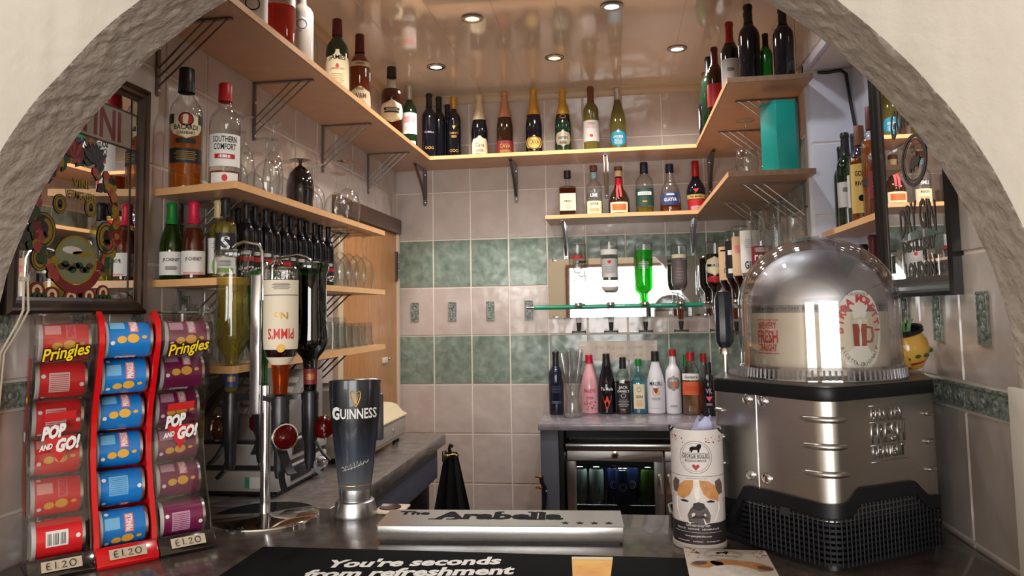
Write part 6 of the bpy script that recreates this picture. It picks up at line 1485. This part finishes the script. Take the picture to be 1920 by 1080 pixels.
# keg and dome
DX, DY = .405, 1.640
kg = thing('beer_keg', 'silver beer keg with a cream paper wrap under the clear dome', 'keg', (DX, DY, BT+.3235), face_cam(DX, DY))
kst = mat('keg_aluminium', (.56, .56, .57), .46, 1.0)
KR = .131
prof = [(.0001, .002), (KR-.004, .002), (KR, .010), (KR, .143)]+[(KR*math.cos(a)**.9 if a < 1.5 else .0001, .143+.112*math.sin(a)) for a in [PI/2*k/14 for k in range(1, 15)]]
MB().lathe(prof, 64).obj('body', kst, kg, smooth=40)
wrap = mat('keg_wrap', rgb(206, 192, 164), .5, c2=rgb(214, 202, 178), scale=14, metal=.15)
MB().lathe([(KR+.0008, .012), (KR+.0008, .127)], 64).obj('wrap', wrap, kg)
MB().lathe([(KR+.0010, .127), (KR+.0010, .142)], 64).obj('band', mat('keg_band', rgb(120, 118, 118), .4, .4), kg)
def kp(a0, z0, g=.0016):
    return lambda x, y: Vector(((KR+g)*math.sin(a0+x/KR), -(KR+g)*math.cos(a0+x/KR), z0+y))
mb = MB(); q = kp(-.80, .080)
for s, w_, h_, dy in (('BREWERY', .050, .014, .022), ('FRESH', .056, .026, 0), ('DRAUGHT', .050, .014, -.022)): text_mb(mb, s, w_, h_, lambda x, y, dy=dy: q(x, y+dy), bold=.02)
for y in (.033, -.033): mb.add([q(x, y+e_) for e_ in (-.0008, .0008) for x in (-.03, 0, .03)], [(0, 1, 4, 3), (1, 2, 5, 4)])
mb.obj('red_lettering', red_ink, kg)
mb = MB(); q = kp(-.45, .135); text_mb(mb, 'BEER BREWED WITH CARE  KEEP COOL', .16, .006, q, bold=.01); mb.obj('band_lettering', ink, kg)
# oval badge: words round a tankard of red ale
q = kp(.60, .092)
mb = MB(); n = 40; mb.add([q(0, 0)]+[q(.052*math.cos(2*PI*k/n), .076*math.sin(2*PI*k/n)) for k in range(n)], [(0, 1+k, 1+(k+1) % n) for k in range(n)])
bg = mb.obj('badge', mat('badge_cream', rgb(230, 224, 206), .5), kg)
mb = MB(); q = kp(.60, .092, .0022)
ww = 'BIRRA MORETTI'
for i, ch in enumerate(ww):
    if ch == ' ': continue
    a = PI*1.0-PI*1.0*i/(len(ww)-1)
    ca, sa = math.cos(a), math.sin(a)        # letter up points outwards, along (ca, sa)
    text_mb(mb, ch, None, .0155, lambda x, y, ca=ca, sa=sa: q(.041*ca+x*sa+y*ca, .060*sa-x*ca+y*sa), bold=.04)
mb.obj('arched_lettering', mat('badge_red', rgb(200, 44, 60), .5), bg)
mb = MB()
w2 = 'RICETTA ORIGINALE'
for i, ch in enumerate(w2):
    if ch == ' ': continue
    a = PI*1.18+PI*.64*i/(len(w2)-1)
    text_mb(mb, ch, None, .0070, lambda x, y, a=a: q(.043*math.cos(a)-x*math.sin(a)-y*math.cos(a), .064*math.sin(a)+x*math.cos(a)-y*math.sin(a)), bold=.01)
text_mb(mb, 'L\'AUTENTICA', .045, .006, lambda x, y: q(x, y+.0685), bold=.01); mb.obj('small_lettering', mat('badge_grey_ink', rgb(96, 92, 84), .5), bg)
mb = MB(); mb.add([q(x, y) for x, y in ((-.014, -.030), (.012, -.030), (.014, .012), (-.016, .012))], [(0, 1, 2, 3)]); mb.obj('tankard_print', mat('print_ale', rgb(150, 62, 44), .5), bg)
mb = MB(); mb.add([q(x, y) for x, y in ((-.018, .010), (.016, .010), (.017, .020), (.004, .026), (-.010, .023), (-.018, .019))], [tuple(range(6))]); mb.obj('foam_print_keg', mat('print_foam_keg', rgb(214, 204, 184), .5), bg)
mb = MB(); mb.tube([q(x, y) for x, y in ((.013, .006), (.026, .004), (.028, -.012), (.024, -.022), (.012, -.022))], .0022, 6); mb.obj('tankard_handle', MATS['print_ale'], bg)
dome = glass('clear_dome', (.95, .95, .96), .72, .95, rough=.03, base=.07, fac=2.0)
do = thing('dome_cover', 'clear plastic dome cover with a ribbed base ring on the draught machine', 'dome', (DX, DY, BT+.3210))
DR = .156
prof = [(DR, .012), (DR, .145)]+[(max(DR*math.cos(a), .0001), .145+.139*math.sin(a)) for a in [PI/2*k/16 for k in range(1, 17)]]
MB().lathe(prof, 72).obj('shell', dome, do)
MB().lathe([(DR-.005, .012), (DR-.005, .145)]+[(max((DR-.005)*math.cos(a), .0001), .145+.134*math.sin(a)) for a in [PI/2*k/16 for k in range(1, 17)]], 72).obj('inner_shell', dome, do)
rp = mat('ring_plastic', rgb(140, 138, 142), .2, .35, coat=.4)
MB().lathe([(DR-.012, .002), (DR+.002, .002), (DR+.005, .0), (DR+.003, .020), (DR+.001, .026), (DR-.006, .026)], 72).obj('base_ring', glass('ring_clear', (.72, .71, .73), .5, .9, base=.25), do)
mb = MB()
for k in range(96):
    a = 2*PI*k/96; c, s = math.cos(a), math.sin(a)
    mb.tube([((DR+.0048)*c, (DR+.0048)*s, .003), ((DR+.0034)*c, (DR+.0034)*s, .021)], .0019, 5)
o = mb.obj('ring_ribs', rp, do); o['kind'] = 'stuff'
MB().lathe([(.0001, .2865), (.010, .2865), (.012, .284)], 18).obj('moulding_button', dome, do)

# ------------------------------------------------------------------ painted jug on the machine lid
jg = thing('toby_jug', 'yellow painted pottery jug with a black rim and green leaves behind the dome', 'jug', (.610, 1.728, BT+.3310), face_cam(.61, 1.722))
jy = mat('jug_yellow', rgb(226, 178, 78), .2, coat=.4)
MB().lathe([(.0001, .0), (.028, .0), (.030, .004), (.042, .022), (.046, .036), (.044, .056), (.037, .070), (.039, .078), (.038, .079), (.034, .070), (.0001, .064)], 28).obj('body', jy, jg)
MB().lathe([(.0001, .066), (.034, .0705), (.037, .074), (.0415, .077), (.041, .084), (.035, .082), (.033, .072), (.0001, .068)], 28).obj('rim', black_gloss, jg)
jg.rotation_euler = (.26, -.14, face_cam(.61, 1.722))
MB().lathe([(.0295, .0045), (.0375, .015), (.0400, .0185)], 28).obj('red_band', mat('jug_red', rgb(196, 44, 34), .25, coat=.4), jg)
mb = MB()
for k in range(14):
    a = 2*PI*k/14; r = .0452
    mb.sphere((r*math.sin(a), -r*math.cos(a), .030+.003*(k % 2)), .0065, 8, 5, sq=(1, 1, .6))
mb.obj('leaf_band', mat('jug_green', rgb(70, 96, 46), .3, coat=.3), jg)
MB().tube([(-.004, -.036, .062), (-.008, -.054, .062), (-.006, -.064, .046), (-.002, -.056, .022), (.0, -.040, .014)], .006, 10).obj('handle', jy, jg)
mb = MB()
for k, a in enumerate((-.5, -.2, .1, .4)): mb.strip([(.03*math.sin(a), .02, .070), (.034*math.sin(a)*1.2, .026, .084), (.04*math.sin(a)*1.5, .030, .091+.003*(k % 2))], (.008, 0, 0), .003)
mb.obj('leaves', mat('jug_leaf', rgb(96, 150, 70), .35), jg)

# ------------------------------------------------------------------ charity tube, leaflet, small tray
cx, cy = .145, 1.566
ct = thing('charity_tube', 'white card collection tube printed with a bulldog photograph', 'collection tube', (cx, cy, BT), face_cam(cx, cy)-.05)
TR, TH = .0500, .226
card = mat('card_white', rgb(206, 198, 194), .6)
MB().lathe([(.0001, .004), (TR, .003), (TR, .0), (TR+.0006, .004), (TR+.0006, TH), (TR-.002, TH+.0008), (TR-.0022, .10), (.0001, .10)], 44).obj('tube', card, ct)
MB().lathe([(TR+.0006, .0), (TR+.0020, .001), (TR+.0020, .010), (TR+.0007, .0115)], 44).obj('base_rim', mat('card_grey', rgb(176, 166, 160), .6), ct)
def cp(g=.0011): return lambda x, z: Vector(((TR+g)*math.sin(x/TR), -(TR+g)*math.cos(x/TR), z))
C1, C2, C3, C4 = cp(.0010), cp(.0013), cp(.0016), cp(.0019)
def cyl_patch(mb, P, pts): 
    """fan filled outline on the tube"""
    c = (sum(p[0] for p in pts)/len(pts), sum(p[1] for p in pts)/len(pts)); n = len(pts)
    mb.add([P(*c)]+[P(*p) for p in pts], [(0, 1+i, 1+(i+1) % n) for i in range(n)])
def blob(cx_, cz_, rx, rz_, n=18, ang=0, wob=0, seed=1):
    r = random.Random(seed); out = []
    for k in range(n):
        a = 2*PI*k/n; j = 1+wob*r.uniform(-1, 1); x, z = rx*math.cos(a)*j, rz_*math.sin(a)*j
        out.append((cx_+x*math.cos(ang)-z*math.sin(ang), cz_+x*math.sin(ang)+z*math.cos(ang)))
    return out
def grid_patch(mb, P, x0, x1, z0, z1, n=14, m=3): mb.add([P(x0+(x1-x0)*i/n, z0+(z1-z0)*j/m) for j in range(m+1) for i in range(n+1)], [(j*(n+1)+i, j*(n+1)+i+1, (j+1)*(n+1)+i+1, (j+1)*(n+1)+i) for j in range(m) for i in range(n)])
dk = mat('print_charcoal', rgb(34, 30, 34), .6, c2=rgb(58, 50, 50), scale=60); dkb = mat('print_black_brown', rgb(30, 24, 24), .6); tan = mat('print_tan', rgb(196, 140, 84), .6, c2=rgb(176, 120, 70), scale=70); wf_ = mat('print_white_fur', rgb(226, 218, 210), .6, c2=rgb(206, 196, 188), scale=60)
mb = MB(); grid_patch(mb, C1, -.078, .078, .012, .052); mb.obj('print_ground', mat('print_dark_base', rgb(38, 28, 32), .6), ct)
mb = MB(); cyl_patch(mb, C1, [(-.060, .050), (-.066, .075), (-.058, .100), (-.040, .108), (.0, .085), (.045, .105), (.062, .095), (.066, .070), (.060, .050)]); mb.obj('dog_coat_print', dk, ct)
mb = MB(); cyl_patch(mb, C2, [(-.036, .056), (-.044, .078), (-.042, .100), (-.036, .120), (-.020, .131), (.0, .134), (.022, .131), (.038, .120), (.045, .100), (.046, .078), (.036, .056), (.015, .050), (-.015, .050)]); mb.obj('dog_face_print', wf_, ct)
mb = MB(); cyl_patch(mb, C3, [(-.041, .100), (-.037, .120), (-.022, .131), (-.006, .133), (-.007, .118), (-.014, .104), (-.027, .096)]); mb.obj('dog_tan_patch_print', tan, ct)
mb = MB(); cyl_patch(mb, C3, [(.044, .090), (.044, .104), (.038, .120), (.022, .131), (.005, .133), (.007, .120), (.012, .107), (.022, .098), (.034, .096)]); mb.obj('dog_tan_patch_print', tan, ct)
mb = MB(); cyl_patch(mb, C4, [(-.052, .108), (-.054, .124), (-.046, .134), (-.034, .130), (-.036, .118), (-.042, .106)]); mb.obj('dog_ear_print', mat('print_ear', rgb(92, 72, 66), .6), ct)
mb = MB(); cyl_patch(mb, C4, [(.054, .106), (.055, .124), (.048, .134), (.036, .130), (.037, .118), (.044, .104)]); mb.obj('dog_ear_print', MATS['print_ear'], ct)
mb = MB(); cyl_patch(mb, C3, [(-.016, .054), (-.019, .066), (-.013, .078), (-.006, .086), (.004, .090), (.014, .086), (.020, .078), (.025, .066), (.022, .054), (.004, .050)]); mb.obj('dog_muzzle_print', mat('print_muzzle', rgb(66, 56, 56), .6, c2=rgb(96, 84, 82), scale=90), ct)
mb = MB(); cyl_patch(mb, C4, [(-.008, .080), (-.007, .089), (.003, .092), (.013, .089), (.014, .080), (.003, .075)]); mb.obj('dog_nose_print', dkb, ct)
mb = MB(); cyl_patch(mb, C4, [(-.014, .060), (-.004, .067), (.003, .0655), (.010, .067), (.021, .060), (.010, .0625), (.003, .061), (-.005, .0625)]); mb.obj('dog_mouth_print', dkb, ct)
for q_ in (-.024, .026):
    mb = MB(); cyl_patch(mb, C4, [(q_-.009, .0935), (q_, .0955), (q_+.009, .0925), (q_+.006, .0905), (q_-.006, .091)]); mb.obj('dog_eye_print', dkb, ct)
mb = MB()
def ring_on(r0, r1, cx_, cz_, P=C2, n=40): mb.add([P(cx_+r*math.cos(2*PI*k/n), cz_+r*math.sin(2*PI*k/n)) for k in range(n) for r in (r0, r1)], [(2*k, 2*k+1, (2*k+3) % (2*n), (2*k+2) % (2*n)) for k in range(n)])
ring_on(.0310, .0304, .0, .176); ring_on(.0270, .0266, .0, .176)
dogs = [(-.011, .186), (-.0105, .194), (-.006, .1965), (.002, .1965), (.004, .2005), (.0095, .2015), (.0115, .197), (.0095, .193), (.0075, .189), (.0072, .1855), (.004, .1855), (.004, .190), (-.004, .190), (-.0065, .1855), (-.009, .1855), (-.008, .189)]
mb.add([C2(*p) for p in dogs], [tuple(range(len(dogs)))])
text_mb(mb, 'GEORGIE BOLLIES', .050, .0075, lambda x, y: C2(x, .1785+y), bold=.01); text_mb(mb, 'BULLDOG RESCUE', .040, .0045, lambda x, y: C2(x, .1695+y), bold=.01)
for z in (.1835, .1735): grid_patch(mb, C2, -.027, .027, z, z+.0005, 10, 1)
grid_patch(mb, C2, -.080, .080, .1395, .1401, 18, 1); grid_patch(mb, C2, -.02, .02, .1355, .136, 6, 1)
mb.obj('black_print', ink, ct)
hrt = [(0, .151), (-.0065, .158), (-.0065, .1615), (-.0035, .163), (0, .160), (.0035, .163), (.0065, .1615), (.0065, .158)]
mb = MB(); mb.add([C2(*p) for p in hrt], [tuple(range(8))]); rr_ = random.Random(4)
for k in range(26):
    s = -1 if k % 2 else 1; x, z, q_ = s*rr_.uniform(.018, .056), .2085+rr_.uniform(-.006, .008), rr_.uniform(.0008, .0019)
    mb.add([C2(x+q_*math.cos(2*PI*i/6), z+q_*math.sin(2*PI*i/6)) for i in range(6)], [tuple(range(6))])
mb.obj('red_print', mat('print_maroon', rgb(150, 40, 52), .6), ct)
mb = MB()
text_mb(mb, 'PLEASE HELP US HELP THEM', .045, .004, lambda x, y: C2(x, .0475+y)); text_mb(mb, 'RESCUE   REHOME   REHABILITATE', .085, .003, lambda x, y: C2(x, .041+y)); text_mb(mb, 'www.georgiebollies.com', .050, .0045, lambda x, y: C2(x, .0275+y)); text_mb(mb, 'facebook   twitter   instagram', .085, .003, lambda x, y: C2(x, .018+y))
grid_patch(mb, C2, -.05, .05, .0345, .0349, 10, 1); mb.obj('white_print', white_ink, ct)
mb = MB(); r2_ = random.Random(2)
vs = []
for j in range(6):
    for i in range(13):
        a = 2*PI*i/12; rr0 = .040*(1-.12*j)
        vs.append((rr0*math.sin(a)*.85+.006*j*.5, rr0*math.cos(a)*.7+.004, .19+.0105*j+.006*math.sin(3*a+j)))
mb.add(vs, [(j*13+i, j*13+i+1, (j+1)*13+i+1, (j+1)*13+i) for j in range(5) for i in range(12)])
bgm = mb.obj('plastic_bag', mat('bag_lilac', rgb(176, 178, 214), .35, coat=.2), None, (cx+.004, cy+.003, BT))
tag(bgm, 'crumpled lilac plastic bag sticking out of the bulldog collection tube', 'bag')
for s in (-1, 1): MB().tube([(s*TR*.86, -TR*.5, TH+.001), (s*TR*.98, -TR*.26, TH-.006), (s*TR*1.03, -.004, TH+.002)], .0032, 6).obj('black_clip', black, ct)

lf = thing('leaflet', 'leaflet with a bulldog picture lying on the bar in front of the collection tube', 'leaflet', (.182, 1.400, BT+.0046), math.radians(-1))
MB().box(-.075, .075, -.105, .110, 0, .0022).obj('paper', mat('leaflet_card', rgb(214, 204, 194), .45), lf)
LP = lambda x, y, g=.0024: Vector((x, y, g))
mb = MB(); n = 30
for r0, r1 in ((.034, .0334), (.030, .0296)): mb.add([LP(-.006+r*math.cos(2*PI*k/n), .078+r*.8*math.sin(2*PI*k/n)) for k in range(n) for r in (r0, r1)], [(2*k, 2*k+1, (2*k+3) % (2*n), (2*k+2) % (2*n)) for k in range(n)])
mb.add([LP(-.006+a*1.1, .078+(b-.1855)*1.1+.002) for a, b in dogs], [tuple(range(len(dogs)))]); text_mb(mb, 'GEORGIE BOLLIES', .05, .008, lambda x, y: LP(x-.006, .070+y)); mb.obj('black_print', ink, lf)
mb = MB(); r3 = random.Random(6)
for k in range(36):
    s = -1 if k % 2 else 1; x, y, q_ = s*r3.uniform(.048, .072), .104-abs(r3.gauss(0, .02)), r3.uniform(.001, .003); y = max(.03, y)
    mb.add([LP(x+q_*math.cos(2*PI*i/6), y+q_*math.sin(2*PI*i/6)) for i in range(6)], [tuple(range(6))])
mb.obj('red_print', MATS['print_maroon'], lf)
def lblob(cx_, cy_, rx, ry_, g, ang=0): return [LP(x, y, g) for x, y in blob(cx_, cy_, rx, ry_, 20, ang)]
for nm, m, bl in (('dog_tan_patches_print', tan, [(.02, .02, .055, .026, .0025, -.3), (-.04, .022, .03, .018, .0025, .2)]), ('dog_face_print', wf_, [(.0, -.03, .05, .05, .0027, 0)]), ('dog_ears_print', MATS['print_ear'], [(-.052, .026, .014, .010, .0029, .4), (.058, .008, .014, .010, .0029, -.5)])):
    mb = MB()
    for b in bl: mb.add(lblob(*b), [tuple(range(20))])
    mb.obj(nm, m, lf)

sy = thing('coin_tray', 'small dark tray with a few odds and ends behind the collection tube', 'tray', (.148, 1.712, BT))
def rrect(w_, h_, r): 
    out = []
    for cx_, cy_, a0 in ((w_-r, h_-r, 0), (-w_+r, h_-r, PI/2), (-w_+r, -h_+r, PI), (w_-r, -h_+r, PI*1.5)):
        out += [(cx_+r*math.cos(a0+PI/2*k/5), cy_+r*math.sin(a0+PI/2*k/5)) for k in range(6)]
    return out
a_, b_ = rrect(.052, .046, .016), rrect(.047, .041, .013); n = len(a_)
mb = MB(); mb.add([(x, y, 0) for x, y in a_]+[(x, y, .030) for x, y in a_]+[(x, y, .030) for x, y in b_]+[(x, y, .006) for x, y in b_], [tuple(range(n))]+[(i, (i+1) % n, n+(i+1) % n, n+i) for i in range(n)]+[(n+i, n+(i+1) % n, 2*n+(i+1) % n, 2*n+i) for i in range(n)]+[(2*n+i, 2*n+(i+1) % n, 3*n+(i+1) % n, 3*n+i) for i in range(n)]+[tuple(range(3*n, 4*n))])
mb.obj('tray', mat('tray_dark', rgb(40, 38, 38), .3), sy)
mb = MB(); mb.tube([(x, y, .030) for x, y in a_+a_[:1]], .0018, 6, cap=False); mb.obj('rim', satin, sy)
pn = tag(MB().tube([(.120, 1.735, BT+.040), (.175, 1.725, BT+.050)], .005, 10).obj('white_marker', white), 'short white marker pen resting across the small dark tray', 'pen')
tag(MB().lathe([(.0001, 0), (.012, .0), (.013, .004), (.012, .024), (.009, .027), (.0001, .027)], 16).obj('wooden_stopper', mat('stopper_wood', rgb(196, 140, 100), .6), None, (.128, 1.712, BT+.0065)), 'little wooden stopper standing in the small dark tray', 'stopper')
